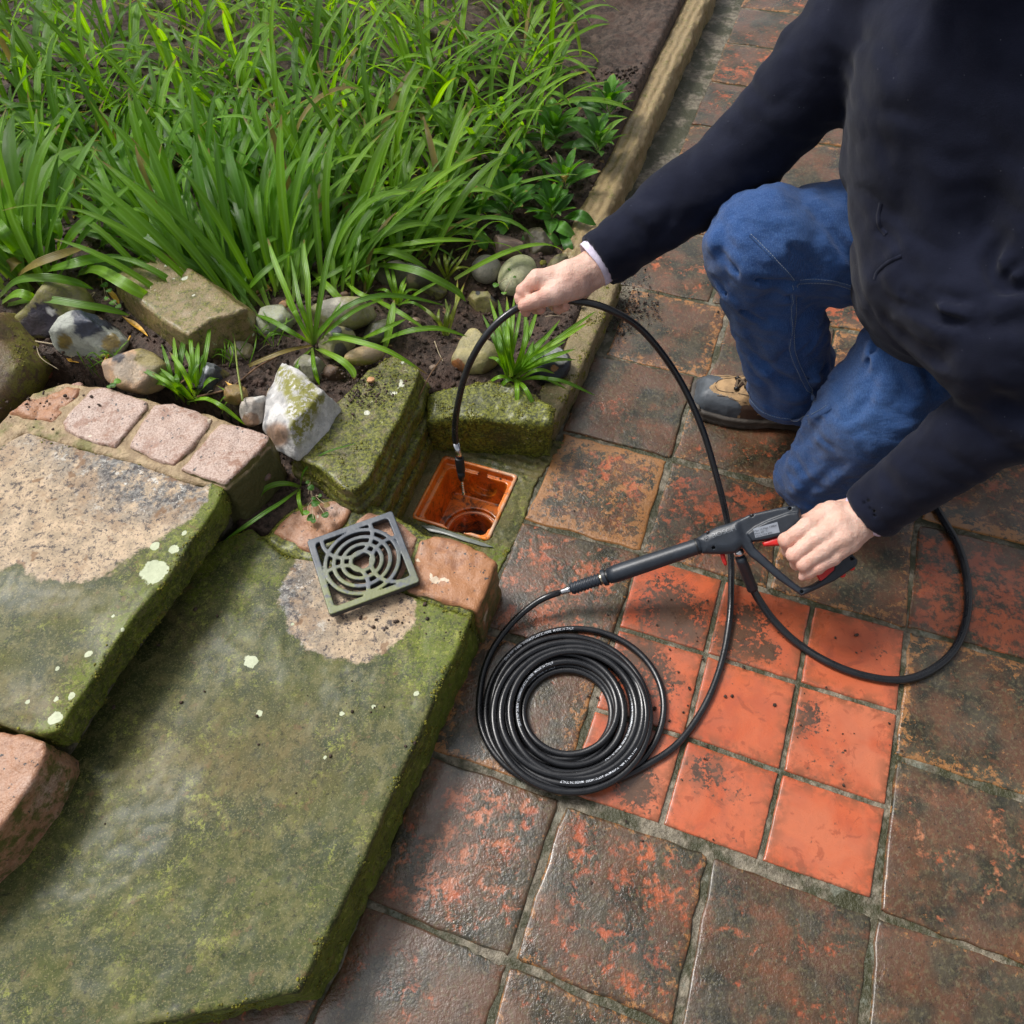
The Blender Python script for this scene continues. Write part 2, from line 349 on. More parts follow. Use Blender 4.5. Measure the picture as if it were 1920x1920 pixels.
def m_sett():
    """pink granite setts / sandstone bricks; moss on the flanks"""
    s = M_('pink_granite'); moss, br, dk, al = s.objcol(); g = s.noise(330, 2, 0.6); n2 = s.noise(28, 5, 0.7)
    col = s.mx(s.st(g, 0.36, 0.62), (0.30, 0.205, 0.170), (0.50, 0.385, 0.325))
    col = s.mx(s.mul(br, s.st(s.noise(14, 4), 0.2, 0.5)), col, (0.36, 0.165, 0.075))
    col = s.mx(s.mul(s.st(s.noise(22, 5, 0.7), 0.54, 0.62), 0.65), col, (0.22, 0.095, 0.05))
    col = s.mx(s.mul(s.st(s.noise(27, 3, 0.5), 0.68, 0.70), 0.8), col, (0.66, 0.56, 0.42))
    col = s.mx(s.st(s.noise(120, 3), 0.64, 0.7), col, (0.05, 0.045, 0.045))
    side = s.st(s.nrm_z(), 0.75, 0.25)
    mm = s.st(s.add(s.add(s.mul(s.noise(48, 5, 0.75), 0.8), s.mul(side, 0.32)), s.mul(moss, 0.45)), 0.72, 0.86)
    col = s.mx(mm, col, s.mx(s.noise(90, 3), (0.050, 0.058, 0.010), (0.20, 0.17, 0.06)))
    return s.out(col, 0.42, s.bump(s.add(s.mul(n2, 0.7), s.mul(g, 0.3)), 0.004, 0.8), 0.35)
def m_mossy():
    s = M_('mossy_sandstone'); moss, br, dk, al = s.objcol(); n1 = s.noise(12, 5, 0.65); n2 = s.noise(52, 5, 0.75); n3 = s.noise(190, 3, 0.7)
    rock = s.mx(n1, (0.10, 0.085, 0.045), (0.25, 0.20, 0.11)); rock = s.mx(s.mul(br, 0.85), rock, s.mx(n2, (0.28, 0.185, 0.075), (0.36, 0.27, 0.14)))
    m = s.st(s.add(s.mul(n2, 0.9), s.mul(moss, 0.55)), 0.58, 0.82)
    col = s.mx(m, rock, s.mx(s.st(n3, 0.35, 0.65), (0.030, 0.037, 0.004), (0.20, 0.21, 0.018)))
    col = s.mx(s.mul(s.st(n1, 0.5, 0.68), s.mul(moss, 0.8)), col, (0.030, 0.034, 0.016))
    col = s.mx(s.st(s.noise(85, 3, 0.7), 0.66, 0.73), col, (0.42, 0.42, 0.24))
    col = s.mx(s.mul(s.st(s.at('lich'), 0.45, 0.55), 1.0), col, (0.62, 0.63, 0.50))
    return s.out(col, s.st(n2, 0.3, 0.7, 0.28, 0.6), s.bump(s.add(s.mul(n2, 0.8), s.mul(n3, 0.5)), 0.006, 0.9), 0.4, coat=0.2, coatr=0.25)
def m_flint():
    """flint / pebble: base colour from the mesh colours"""
    s = M_('flint'); c = s.at('tint', 'Color'); n1 = s.noise(32, 6, 0.75); n2 = s.noise(110, 5, 0.8)
    c = s.mx(s.st(n1, 0.42, 0.58), c, s.hsv(c, 0.5, 0.85, 0.68)); c = s.mx(s.mul(s.st(n2, 0.55, 0.66), 0.5), c, s.hsv(c, 0.5, 1.2, 0.5))
    c = s.mx(s.mul(s.at('moss'), s.st(s.noise(75, 4, 0.75), 0.40, 0.52)), c, s.mx(n2, (0.11, 0.115, 0.012), (0.34, 0.32, 0.06)))
    return s.out(c, s.at('rough'), s.bump(s.add(n1, s.mul(n2, 0.45)), 0.005, 0.8), 0.5)
def m_soil():
    s = M_('damp_soil'); n = s.noise(70, 5, 0.75); n2 = s.noise(15, 4)
    col = s.mx(s.st(n, 0.32, 0.68), (0.020, 0.013, 0.010), (0.115, 0.074, 0.055)); col = s.mx(s.mul(s.st(n2, 0.5, 0.65), 0.5), col, (0.085, 0.042, 0.028))
    return s.out(col, 0.6, s.bump(s.add(n, s.mul(s.noise(260, 3), 0.5)), 0.006, 1.0), 0.35)
def m_leaf(name, a, b, trans=0.3, tip=None):
    s = M_(name); u = s.at('u'); v = s.at('v'); r = s.rnd()
    col = s.mx(r, a, b); col = s.hsv(col, s.add(0.49, s.mul(s.noise(1.7, 1), 0.03)), 1.0, s.add(0.75, s.mul(r, 0.5)))
    mid = s.st(s.mt('ABSOLUTE', u), 0.0, 0.42, 1.0, 0.0); col = s.mx(s.mul(mid, 0.35), col, s.hsv(col, 0.5, 0.8, 1.7))
    ver = s.wave(1.0, s.at('uvw', 'Vector'), 0.5, 1); col = s.mx(s.mul(ver, 0.18), col, s.hsv(col, 0.5, 1, 0.6))
    base = s.st(v, 0.22, 0.0); col = s.mx(s.mul(base, 0.5), col, (0.30, 0.36, 0.10))
    brn = s.mul(s.st(s.add(v, s.mul(r, 0.16)), 1.03, 1.10), 0.9); col = s.mx(brn, col, (0.30, 0.20, 0.06)); col = s.mx(s.mul(s.st(r, 0.965, 0.97), 0.9), col, s.mx(s.noise(30), (0.42, 0.30, 0.10), (0.20, 0.12, 0.05)))
    if tip: col = s.mx(s.st(s.add(v, s.mul(r, 0.1)), 0.95, 1.04), col, tip)
    n = s.bump(ver, 0.0008, 0.6)
    s.out(col, s.st(s.noise(30, 2), 0.3, 0.7, 0.26, 0.45), n, 0.55)
    tr = s.n.new('ShaderNodeBsdfTranslucent'); s.set(tr.inputs[0], s.hsv(col, 0.49, 1.1, 1.6)); ms = s.n.new('ShaderNodeMixShader'); ms.inputs[0].default_value = trans
    s.l.new(s.b.outputs[0], ms.inputs[1]); s.l.new(tr.outputs[0], ms.inputs[2]); s.l.new(ms.outputs[0], s.n['Material Output'].inputs[0])
    return s.m
def m_simple(name, col, rough=0.4, metal=0.0, bumpsc=None, bd=0.0005, var=0.15, coat=0.0, spec=0.5, sheen=0.0):
    s = M_(name); n = s.noise(45, 4, 0.6); c = s.mx(s.st(n, 0.35, 0.65), s.hsv((*col, 1) if len(col) == 3 else col, 0.5, 1, 1-var), s.hsv((*col, 1), 0.5, 1, 1+var))
    nr = s.bump(s.noise(bumpsc, 3, 0.6), bd, 0.8) if bumpsc else None
    return s.out(c, rough, nr, spec, metal, coat=coat, sheen=sheen)
def m_orange():
    s = M_('orange_drain_plastic'); n = s.noise(35, 5, 0.75, dist=0.8); n1 = s.noise(10, 4)
    col = s.mx(s.st(n1, 0.3, 0.7), (0.78, 0.22, 0.014), (0.58, 0.13, 0.010))
    col = s.mx(s.mul(s.st(s.noise(120, 4, 0.7), 0.56, 0.68), 0.8), col, (0.05, 0.016, 0.006))
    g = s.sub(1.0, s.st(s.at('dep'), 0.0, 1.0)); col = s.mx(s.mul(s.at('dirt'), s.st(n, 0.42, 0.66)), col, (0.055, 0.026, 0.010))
    col = s.mx(s.mul(s.at('lip'), s.st(s.noise(20, 3), 0.38, 0.58)), col, (0.62, 0.40, 0.26))
    return s.out(col, 0.32, s.bump(s.noise(90, 3), 0.001, 0.6), 0.5, coat=0.4, coatr=0.1)
def m_denim():
    s = M_('blue_denim'); co = s.co('Object'); w = s.wave(260, s.mapv(co, rot=(0.3, 0.2, 0.9)), 1.5, 1); n = s.noise(14, 4, 0.6); str_ = s.noise(1, 4, 0.7, co=s.mapv(co, (1300, 170, 170), (0, 0.4, 0.5)))
    col = s.mx(s.st(n, 0.32, 0.7), (0.0065, 0.037, 0.145), (0.012, 0.062, 0.225)); wear_lit = s.at('wear_lit')
    col = s.mx(s.mul(s.st(str_, 0.38, 0.68), s.add(0.35, s.mul(wear_lit, 0.5))), col, (0.065, 0.155, 0.36))
    col = s.mx(s.mul(s.st(s.noise(900, 2), 0.5, 0.7), 0.35), col, (0.16, 0.24, 0.42))
    col = s.mx(s.mul(wear_lit, 0.30), col, (0.07, 0.15, 0.34))
    h = s.add(s.mul(w, 0.22), s.add(s.mul(s.noise(500, 2), 0.3), s.add(s.mul(s.noise(60, 3), 0.7), s.mul(s.noise(1, 3, 0.6, co=s.mapv(co, (16, 45, 45), (.5, .3, .9))), 2.2))))
    return s.out(col, 0.82, s.bump(h, 0.0022, 0.9), 0.25, sheen=0.15)
def m_fleece():
    s = M_('navy_sweatshirt_cloth'); n = s.noise(20, 4); f = s.noise(700, 3, 0.7)
    col = s.mx(s.st(n, 0.3, 0.7), (0.0068, 0.0084, 0.0185), (0.0105, 0.0128, 0.027)); col = s.mx(s.mul(s.st(f, 0.5, 0.7), 0.3), col, (0.016, 0.018, 0.030))
    col = s.mx(s.st(s.vor(75), 0.045, 0.02), col, (0.17, 0.18, 0.22))
    return s.out(col, 0.92, s.bump(s.add(s.mul(f, 0.5), s.mul(s.noise(50, 3), 0.8)), 0.0014, 0.8), 0.10, sheen=0.08)
def m_skin():
    s = M_('skin'); n = s.noise(38, 4, 0.6); f = s.vor(480); red = s.at('flush')
    col = s.mx(s.st(n, 0.35, 0.68), (0.70, 0.47, 0.38), (0.64, 0.385, 0.30)); col = s.mx(s.mul(red, 0.6), col, (0.62, 0.25, 0.18))
    col = s.mx(s.mul(s.st(s.noise(12, 3), 0.5, 0.7), 0.3), col, (0.60, 0.38, 0.34))
    h = s.add(s.mul(f, 0.35), s.add(s.mul(s.noise(1, 4, 0.65, co=s.mapv(s.pos(), (70, 160, 110), (0.3, 0.2, 0.5))), 1.3), s.mul(s.noise(600, 2), 0.25)))
    return s.out(col, 0.5, s.bump(h, 0.0013, 0.9), 0.35, sss=0.18)
def m_hose():
    s = M_('black_rubber_hose'); n = s.noise(40, 3)
    return s.out(s.mx(n, (0.008, 0.0085, 0.010), (0.014, 0.015, 0.018)), s.st(n, 0.3, 0.7, 0.22, 0.36), s.bump(s.noise(300, 2), 0.0003, 0.5), 0.6)
def m_grate():
    s = M_('grey_plastic_grate'); n = s.noise(22, 4, 0.6); 
    col = s.mx(s.st(n, 0.35, 0.6), (0.062, 0.074, 0.092), (0.11, 0.122, 0.138)); al = s.mul(s.at('alg'), s.st(s.noise(34, 4, 0.7), 0.38, 0.52))
    col = s.mx(s.mul(al, 0.75), col, (0.19, 0.21, 0.06)); col = s.mx(s.mul(s.st(s.noise(60, 3), 0.58, 0.64), 0.5), col, (0.07, 0.08, 0.10))
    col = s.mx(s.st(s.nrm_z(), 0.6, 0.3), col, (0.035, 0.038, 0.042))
    return s.out(col, 0.42, s.bump(s.noise(160, 3), 0.0006, 0.6), 0.4)
MT = dict(old=m_old_tile(), new=m_new_tile(), mortar=m_mortar(), slab=m_slab(), sett=m_sett(), mossy=m_mossy(), flint=m_flint(), soil=m_soil(),
    leaf=m_leaf('strap_leaf', (0.115, 0.275, 0.010), (0.205, 0.380, 0.018), 0.42), leafd=m_leaf('lance_leaf', (0.055, 0.185, 0.014), (0.12, 0.29, 0.028), 0.3),
    leafy=m_leaf('yellow_green_blade', (0.13, 0.21, 0.02), (0.27, 0.30, 0.03), 0.3), weed=m_leaf('weed_leaf', (0.07, 0.20, 0.02), (0.14, 0.30, 0.035), 0.35),
    orange=m_orange(), denim=m_denim(), fleece=m_fleece(), skin=m_skin(), hose=m_hose(), grate=m_grate(),
    gun=m_simple('dark_grey_plastic', (0.020, 0.026, 0.036), 0.40, bumpsc=420, bd=0.0003), black=m_simple('black_plastic', (0.006, 0.006, 0.007), 0.45),
    red=m_simple('red_plastic', (0.62, 0.022, 0.018), 0.34, var=0.05), steel=m_simple('bright_steel', (0.62, 0.62, 0.64), 0.22, 1.0), brass=m_simple('worn_brass', (0.38, 0.32, 0.24), 0.35, 1.0),
    white=m_simple('white_print', (0.62, 0.66, 0.72), 0.5, var=0.02), labelm=m_simple('silver_label', (0.28, 0.31, 0.36), 0.4, var=0.1), ink=m_simple('dark_ink', (0.02, 0.025, 0.035), 0.5),
    emboss=m_simple('embossed_letter', (0.10, 0.115, 0.135), 0.35), shirt=m_simple('lilac_shirt_cloth', (0.62, 0.56, 0.70), 0.8, bumpsc=500), thread=m_simple('pale_thread', (0.30, 0.36, 0.42), 0.8), seamd=m_simple('jeans_seam_shade', (0.012, 0.045, 0.13), 0.8),
    suede=m_simple('tan_suede', (0.34, 0.215, 0.105), 0.8, bumpsc=300, bd=0.001, var=0.25), brownm=m_simple('brown_mesh', (0.075, 0.038, 0.022), 0.7, bumpsc=700, bd=0.001), toe=m_simple('grey_rubber_toe', (0.062, 0.072, 0.085), 0.5, bumpsc=200, var=0.2),
    sole=m_simple('dark_sole_rubber', (0.055, 0.045, 0.036), 0.6, bumpsc=200, var=0.3), lace=m_simple('shoe_lace', (0.10, 0.065, 0.035), 0.8), twig=m_simple('dry_twig', (0.16, 0.085, 0.04), 0.7, var=0.3), straw=m_simple('dry_stem', (0.42, 0.34, 0.22), 0.7, var=0.2),
    yleaf=m_simple('yellow_dead_leaf', (0.55, 0.30, 0.035), 0.5, var=0.35), hair=m_simple('grey_brown_hair', (0.10, 0.07, 0.05), 0.6, bumpsc=300), eye=m_simple('eye_white', (0.7, 0.68, 0.65), 0.2), iris=m_simple('iris', (0.03, 0.05, 0.06), 0.2), lip=m_simple('lip', (0.42, 0.16, 0.13), 0.45),
    water=m_simple('puddle_water', (0.03, 0.024, 0.016), 0.06, coat=1.0),
    film=m_simple('silty_water_film', (0.16, 0.175, 0.15), 0.22), moss=m_simple('yellow_moss', (0.16, 0.15, 0.012), 0.8, bumpsc=500, bd=0.003, var=0.4))
# ================================================================ PAVING
TS = 0.1527; TH = math.radians(-23.985); CT = np.array([0.08935865, -0.75800567])
def TW(X, Y):
    x, y = X*TS-CT[0], Y*TS-CT[1]; c, s = math.cos(TH), math.sin(TH); return np.array([c*x-s*y, s*x+c*y])
rng = np.random.RandomState(11)
ground = mk('ground', [(-12, -8, -0.3), (12, -8, -0.3), (12, 16, -0.3), (-12, 16, -0.3)], [(0, 1, 2, 3)], MT['soil'], origin=(0, 0, -0.3)); tag(ground, kind='structure')
xs = np.arange(-1.0, 2.3, 0.014); ys = np.arange(-0.5, 4.0, 0.014); GX, GY = np.meshgrid(xs, ys, indexing='ij')
gz = -0.0022+0.0013*fbm(GX, GY, 0, 0.03, 2, 5)+0.0012*fbm(GX, GY, 0, 0.16, 1, 8)
gi = np.arange(GX.size).reshape(GX.shape); gq = np.stack([gi[:-1, :-1], gi[1:, :-1], gi[1:, 1:], gi[:-1, 1:]], -1).reshape(-1, 4)
_dp = PL([(806, 828), (992, 876), (925, 1040), (755, 985)], 0); _in = poly_sd(GX, GY, _dp) < 0
_qi = _in.ravel()[gq].any(1); gq = gq[~_qi]
patio = mk('patio', np.stack([GX, GY, gz], -1).reshape(-1, 3), gq, MT['mortar'], origin=(0.4, 1.0, 0)); tag(patio, kind='structure')
def tile(name, q, gap, mat, n=10, z=0.0, jit=0.0012, col=(0.5, 0.5, 0.5, 1), blots=(), tilt=(0, 0), smooth=False, par=None):
    q = np.array(q, float); c = q.mean(0); L = np.linalg.norm(q[1]-q[0])
    qi = []
    for i in range(4):
        a, b, d = q[i-1], q[i], q[(i+1) % 4]; u = (a-b)/np.linalg.norm(a-b); v = (d-b)/np.linalg.norm(d-b); qi.append(b+gap*(u+v))
    q = np.array(qi); t = np.concatenate([[0, 0.008, 0.022], np.linspace(0.05, 0.95, n), [0.978, 0.992, 1]]); m = len(t)
    U, W = np.meshgrid(t, t, indexing='ij')
    X = ((1-U)*(1-W))[..., None]*q[0]+(U*(1-W))[..., None]*q[1]+(U*W)[..., None]*q[2]+((1-U)*W)[..., None]*q[3]
    sd = rng.randint(500); X = X+jit*np.stack([fbm(X[..., 0], X[..., 1], sd, 0.02, 3, 1), fbm(X[..., 0], X[..., 1], sd, 0.02, 3, 2)], -1)*2
    e = np.minimum(np.minimum(U, 1-U), np.minimum(W, 1-W)); Z = z-0.0075*(e < 0.001)-0.0009*((e > 0.001) & (e < 0.01))-0.0003*((e > 0.01) & (e < 0.03))
    Z = Z+(X[..., 0]-c[0])*tilt[0]+(X[..., 1]-c[1])*tilt[1]+0.0007*fbm(X[..., 0], X[..., 1], 0, 0.09, 2, 3)
    V = np.concatenate([X, Z[..., None]], -1).reshape(-1, 3); i = np.arange(m*m).reshape(m, m)
    F = np.stack([i[:-1, :-1], i[1:, :-1], i[1:, 1:], i[:-1, 1:]], -1).reshape(-1, 4)
    if np.cross(q[1]-q[0], q[3]-q[0]) < 0: F = F[:, ::-1]
    o = mk(name, V, F, mat, par or patio, smooth); attr(o, 'edge', np.clip(1-e.ravel()/0.16, 0, 1)); o.color = col
    b = np.zeros(m*m)
    for (bx, by, br, ba) in blots: b = np.maximum(b, ba*np.clip(1-np.hypot(V[:, 0]-bx, V[:, 1]-by)/br, 0, 1)**0.7)
    attr(o, 'blot', b); return o
# clean new tiles, corners taken from the joints
G = {(0, 0): (1196, 1038), (1, 0): (1357.5, 1085.6), (2, 0): (1524.8, 1133.6), (3, 0): (1700, 1180), (0, 1): (1157.4, 1176.7), (1, 1): (1323, 1226.3), (2, 1): (1496.7, 1281.2),
     (3, 1): (1686, 1337.5), (0, 2): (1113.2, 1328.5), (1, 2): (1285.7, 1383.7), (2, 2): (1464.4, 1447.2), (3, 2): (1664, 1514), (0, 3): (1056.6, 1488.6), (1, 3): (1238, 1549), (2, 3): (1424, 1617), (3, 3): (1636, 1690)}
def bl(*a): return [(*P(x, y)[:2], r, s) for x, y, r, s in a]
BL = {(0, 0): bl((1250, 1150, 0.085, 1), (1300, 1185, 0.06, 0.9), (1215, 1165, 0.04, 0.7)), (1, 0): bl((1400, 1160, 0.05, 0.7), (1380, 1210, 0.07, 0.9), (1440, 1222, 0.025, 1.0)),
      (0, 1): bl((1200, 1220, 0.055, 1.1), (1240, 1275, 0.06, 0.75), (1180, 1260, 0.05, 0.8)), (0, 2): bl((1190, 1470, 0.05, 1.0), (1160, 1440, 0.05, 0.6)), (1, 2): bl((1330, 1450, 0.05, 0.8), (1370, 1475, 0.05, 0.5)), (1, 1): bl((1350, 1260, 0.04, 0.4)),
      (2, 1): bl((1510, 1345, 0.035, 0.7), (1490, 1370, 0.03, 0.6), (1560, 1430, 0.05, 0.4)), (2, 0): bl((1640, 1225, 0.03, 0.3))}
for i in range(3):
    for j in range(3):
        q = [P(*G[i, j+1])[:2], P(*G[i+1, j+1])[:2], P(*G[i+1, j])[:2], P(*G[i, j])[:2]]
        tile('terracotta_tile', q, 0.0034, MT['new'], 26, 0.0012+rng.uniform(-.0003, .0003), 0.0004, (0.4, rng.uniform(0.35, 1) if j else rng.uniform(0, .4), 0.5, 1), BL.get((i, j), ()), (rng.uniform(-.004, .004), rng.uniform(-.004, .004)))
# weathered old tiles:  (column, row) -> dirt, ochre, pink
TP = {(-1, 0): (0.66, 0.80, 0.25), (0, 0): (0.50, 0.30, 0.1), (1, 0): (0.86, 0.42, 0), (2, 0): (0.42, 0.05, 0.15), (-1, 1): (0.80, 0.05, 0.25), (0, 1): (0.70, 0.35, 0.1), (-1, 2): (0.80, 0.52, 0.3), (0, 2): (0.80, 0.1, 0.4),
      (-1, 3): (0.66, 0.15, 0.4), (0, 3): (0.8, 0.1, 0.2), (-1, -1): (0.56, 0.15, 0.35), (-1, -2): (0.76, 0.50, 0.55), (-1, -3): (0.58, 0.05, 0.5), (-2, -3): (0.6, 0.1, 0.4), (2, -1): (0.82, 0.52, 0.3), (2, -2): (0.72, 0.15, 0.8), (2, 1): (0.72, 0.75, 0.3), (1, 1): (0.8, 0.4, 0.1),
      (1, 2): (0.76, 0.5, 0.4), (1, 3): (0.55, 0.5, 0.1), (3, 0): (0.45, 0.1, 0.2), (3, 1): (0.75, 0.5, 0.1)}
nudge = {}
def corner(i, j, k):
    r = np.random.RandomState((i*73+j*131+k*17+9999) % 100000); return TW(i*1.5, j*1.5)+r.uniform(-.0035, .0035, 2)
BEDLINE = [PL([(1041, 790)], 0)[0], PL([(1160, 529)], 0)[0]]
for j in range(-4, 11):
    off = {1: 0.0, 2: 0.10, 3: -0.1}.get(j, 0.0) if j > 0 else 0.0
    for i in range(-2, 8):
        if 0 <= i < 2 and -2 <= j < 0: continue
        if i < 0 and j >= 0 and i < -1: continue
        a = [TW((i+0)*1.5+off*1.5, j*1.5), TW((i+1)*1.5+off*1.5, j*1.5), TW((i+1)*1.5+off*1.5, (j+1)*1.5), TW(i*1.5+off*1.5, (j+1)*1.5)]
        a = [p+rng.uniform(-.003, .003, 2) for p in a]
        if i == -1 and 0: continue
        if i < -1 and j > -3: continue
        c = np.mean(a, 0)
        if c[1] > 3.6 or c[0] > 2.1 or c[1] < -0.45: continue
        if i == 0 and j == -3:      # row under the clean tiles
            pass
        d, o, r = TP.get((i, j), (rng.uniform(.58, .9), rng.uniform(0, .5), rng.uniform(0, .5)))
        tile('quarry_tile', a, rng.uniform(.0030, .0052), MT['old'], 9, rng.uniform(-.0014, .0022), 0.0022, (d, o, r, 1), (), (rng.uniform(-.006, .006), rng.uniform(-.006, .006)))

# ================================================================ STEPS
ZL, ZU = 0.113, 0.210
def slabnoise(X, Y, Z, a=0.003, s=0.05, sd=1): return a*fbm(X, Y, Z, s, 4, sd, 0.55)
Lpx = [(420, 1010), (470, 988), (530, 1040), (600, 1052), (690, 1085), (760, 1112), (884, 1158), (873, 1185), (858, 1222), (835, 1268), (810, 1322), (786, 1382), (752, 1450), (722, 1520), (680, 1620), (560, 1860), (-60, 2000), (-500, 1700), (60, 1420), (250, 1120), (330, 1050)]
Lp = PL(Lpx, ZL)
def f_low(X, Y, Z):
    d2 = poly_sd(X[:, :, 0], Y[:, :, 0], Lp)[:, :, None]+0*Z
    return extr(d2, Z, -0.02, ZL, 0.005)+slabnoise(X, Y, Z*0.6, 0.0011, 0.030, 2)*(1+4.2*(Z < ZL-0.01))+0.0010*fbm(X, Y, Z, 0.3, 1, 9)
low = sdf('lower_step_slab', f_low, (Lp[:, 0].min()-.01, Lp[:, 1].min()-.01, -.03), (Lp[:, 0].max()+.01, Lp[:, 1].max()+.01, ZL+.012), 0.0042, MT['slab'])
tag(low, 'large damp green sandstone step slab with a pale scrubbed patch beside the grate', 'stone slab')
def vpos(o): 
    n = len(o.data.vertices); v = np.empty(n*3); o.data.vertices.foreach_get('co', v); v = v.reshape(-1, 3)
    return v+np.array(o['_o'])
def spots(V, lst, noise=0.45):
    r = np.zeros(len(V)); n = fbm(V[:, 0], V[:, 1], V[:, 2], 0.012, 2, 6)
    for (x, y, z, rad) in lst:
        c = P(x, y, z); r = np.maximum(r, 1-np.hypot(V[:, 0]-c[0], V[:, 1]-c[1])*(1+noise*n)/(2*rad))
    return r
V = vpos(low); px = QP(V); nn = fbm(V[:, 0], V[:, 1], V[:, 2], 0.05, 4, 3)
dp = [(560, 1052), (530, 1090), (522, 1130), (540, 1180), (575, 1215), (620, 1235), (668, 1240), (720, 1222), (755, 1195), (775, 1165), (780, 1130), (765, 1105), (700, 1080), (620, 1050)]
sdp = poly_sd(px[:, 0], px[:, 1], dp)
attr(low, 'dry', np.clip(0.5-(sdp+9*nn)/44, 0, 1)*(V[:, 2] > ZL-0.012)); attr(low, 'grey', np.clip((640-px[:, 0])/90, 0, 1))
attr(low, 'moss', np.clip(0.22+0.55*np.exp(-((px[:, 0]-820)**2/110**2+(px[:, 1]-1200)**2/120**2))+0.45*np.clip((560-px[:, 0]+30*nn)/90, 0, 1)*np.clip((1150-px[:, 1]+50*nn)/110, 0, 1)+0.5*(V[:, 2] < ZL-.01)+0.2*nn, 0, 1))
attr(low, 'brown', np.clip(0.75*np.exp(-((px[:, 0]-420)**2/190**2+(px[:, 1]-1440)**2/120**2))+0.6*np.exp(-((px[:, 0]-330)**2/60**2+(px[:, 1]-1190)**2/60**2))+0.5*np.exp(-((px[:, 0]-600)**2/90**2+(px[:, 1]-1400)**2/70**2)), 0, 1))
attr(low, 'lich', spots(V, [(469, 1240, ZL, .0095), (486, 1338, ZL, .005), (548, 1170, ZL, .003), (700, 1325, ZL, .004), (610, 1420, ZL, .003), (780, 1300, ZL, .004), (640, 1338, ZL, .0035)]))
# upper slab
Upx = [(49, 809), (89, 822), (162, 844), (260, 869), (333, 898), (378, 912), (396, 903), (420, 915), (405, 950), (387, 978), (354, 1022), (315, 1084), (262, 1143), (210, 1215), (171, 1278), (131, 1335), (111, 1369), (88, 1378), (39, 1372), (0, 1360), (-200, 1300), (-420, 1100), (-60, 870), (10, 830)]
Up = PL(Upx, ZU)
def f_up(X, Y, Z):
    d2 = poly_sd(X[:, :, 0], Y[:, :, 0], Up)[:, :, None]+0*Z; side = (Z < ZU-0.007)
    # sawn flutes on the riser face
    return extr(d2, Z, ZU-0.056, ZU, 0.004)+slabnoise(X, Y, Z*0.5, 0.0014, 0.030, 4)*(1+2*side)+0.0012*side*np.sin((X*0.84+Y*-0.54+0.25*Z)*900+2*fbm(X, Y, Z, .05, 2, 3))
up = sdf('upper_step_slab', f_up, (Up[:, 0].min()-.01, Up[:, 1].min()-.01, ZU-.07), (Up[:, 0].max()+.01, Up[:, 1].max()+.01, ZU+.012), 0.0036, MT['slab'])
tag(up, 'raised sandstone step slab, pale and dry at its far end with moss and a big round white lichen along the edge', 'stone slab')
V = vpos(up); px = QP(V); nn = fbm(V[:, 0], V[:, 1], V[:, 2], 0.05, 4, 3)
dp = [(49, 805), (200, 845), (330, 890), (400, 905), (390, 940), (350, 975), (310, 1000), (240, 1050), (200, 1075), (160, 1087), (100, 1085), (50, 1078), (40, 1055), (-40, 1080), (-200, 1000), (-20, 860)]
sdp = poly_sd(px[:, 0], px[:, 1], dp); top = V[:, 2] > ZU-0.008
attr(up, 'dry', np.clip(0.5-(sdp+10*nn)/50, 0, 1)*top); attr(up, 'grey', np.clip(0.2+(px[:, 0]-140-(px[:, 1]-960)*0.8)/160, 0, 1)*np.clip((1000-px[:, 1])/60, 0, 1))
edge = np.exp(-((px[:, 0]-(300-(px[:, 1]-1060)*0.62))/60)**2)
attr(up, 'moss', np.clip(0.1+0.55*edge*(top)+0.45*(~top)+0.8*np.exp(-((px[:, 0]-400)**2+(px[:, 1]-940)**2)/30**2)+0.2*nn, 0, 1)); attr(up, 'brown', np.clip(0.15+0.7*np.exp(-((px[:, 0]-60)**2/110**2+(px[:, 1]-1330)**2/60**2))+0.55*np.exp(-((px[:, 0]-60)**2/90**2+(px[:, 1]-1120)**2/30**2)), 0, 1)*top)
attr(up, 'lich', spots(V, [(290, 1071, ZU, .0200), (326, 1030, ZU, .007), (290, 1024, ZU, .007), (212, 1155, ZU, .0025), (166, 1225, ZU, .005), (107, 1254, ZU, .003), (135, 1305, ZU, .0045), (105, 1312, ZU, .004), (52, 1316, ZU, .0042), (105, 1345, ZU, .008), (230, 1180, ZU, .003), (345, 1000, ZU, .004)])*top)
# dark riser under the upper slab
Rp = PL([(420, 940), (385, 985), (300, 1110), (200, 1240), (110, 1385), (40, 1480), (-120, 1640), (-500, 1500), (-300, 1000), (100, 840)], ZU-.05)
ris = mk('mortar_riser', *prism(Rp, 0.0, ZU-0.054, 0.004), MT['mortar'], smooth=False); tag(ris, 'dark mortar riser in the shadowed gap under the upper slab', 'riser')

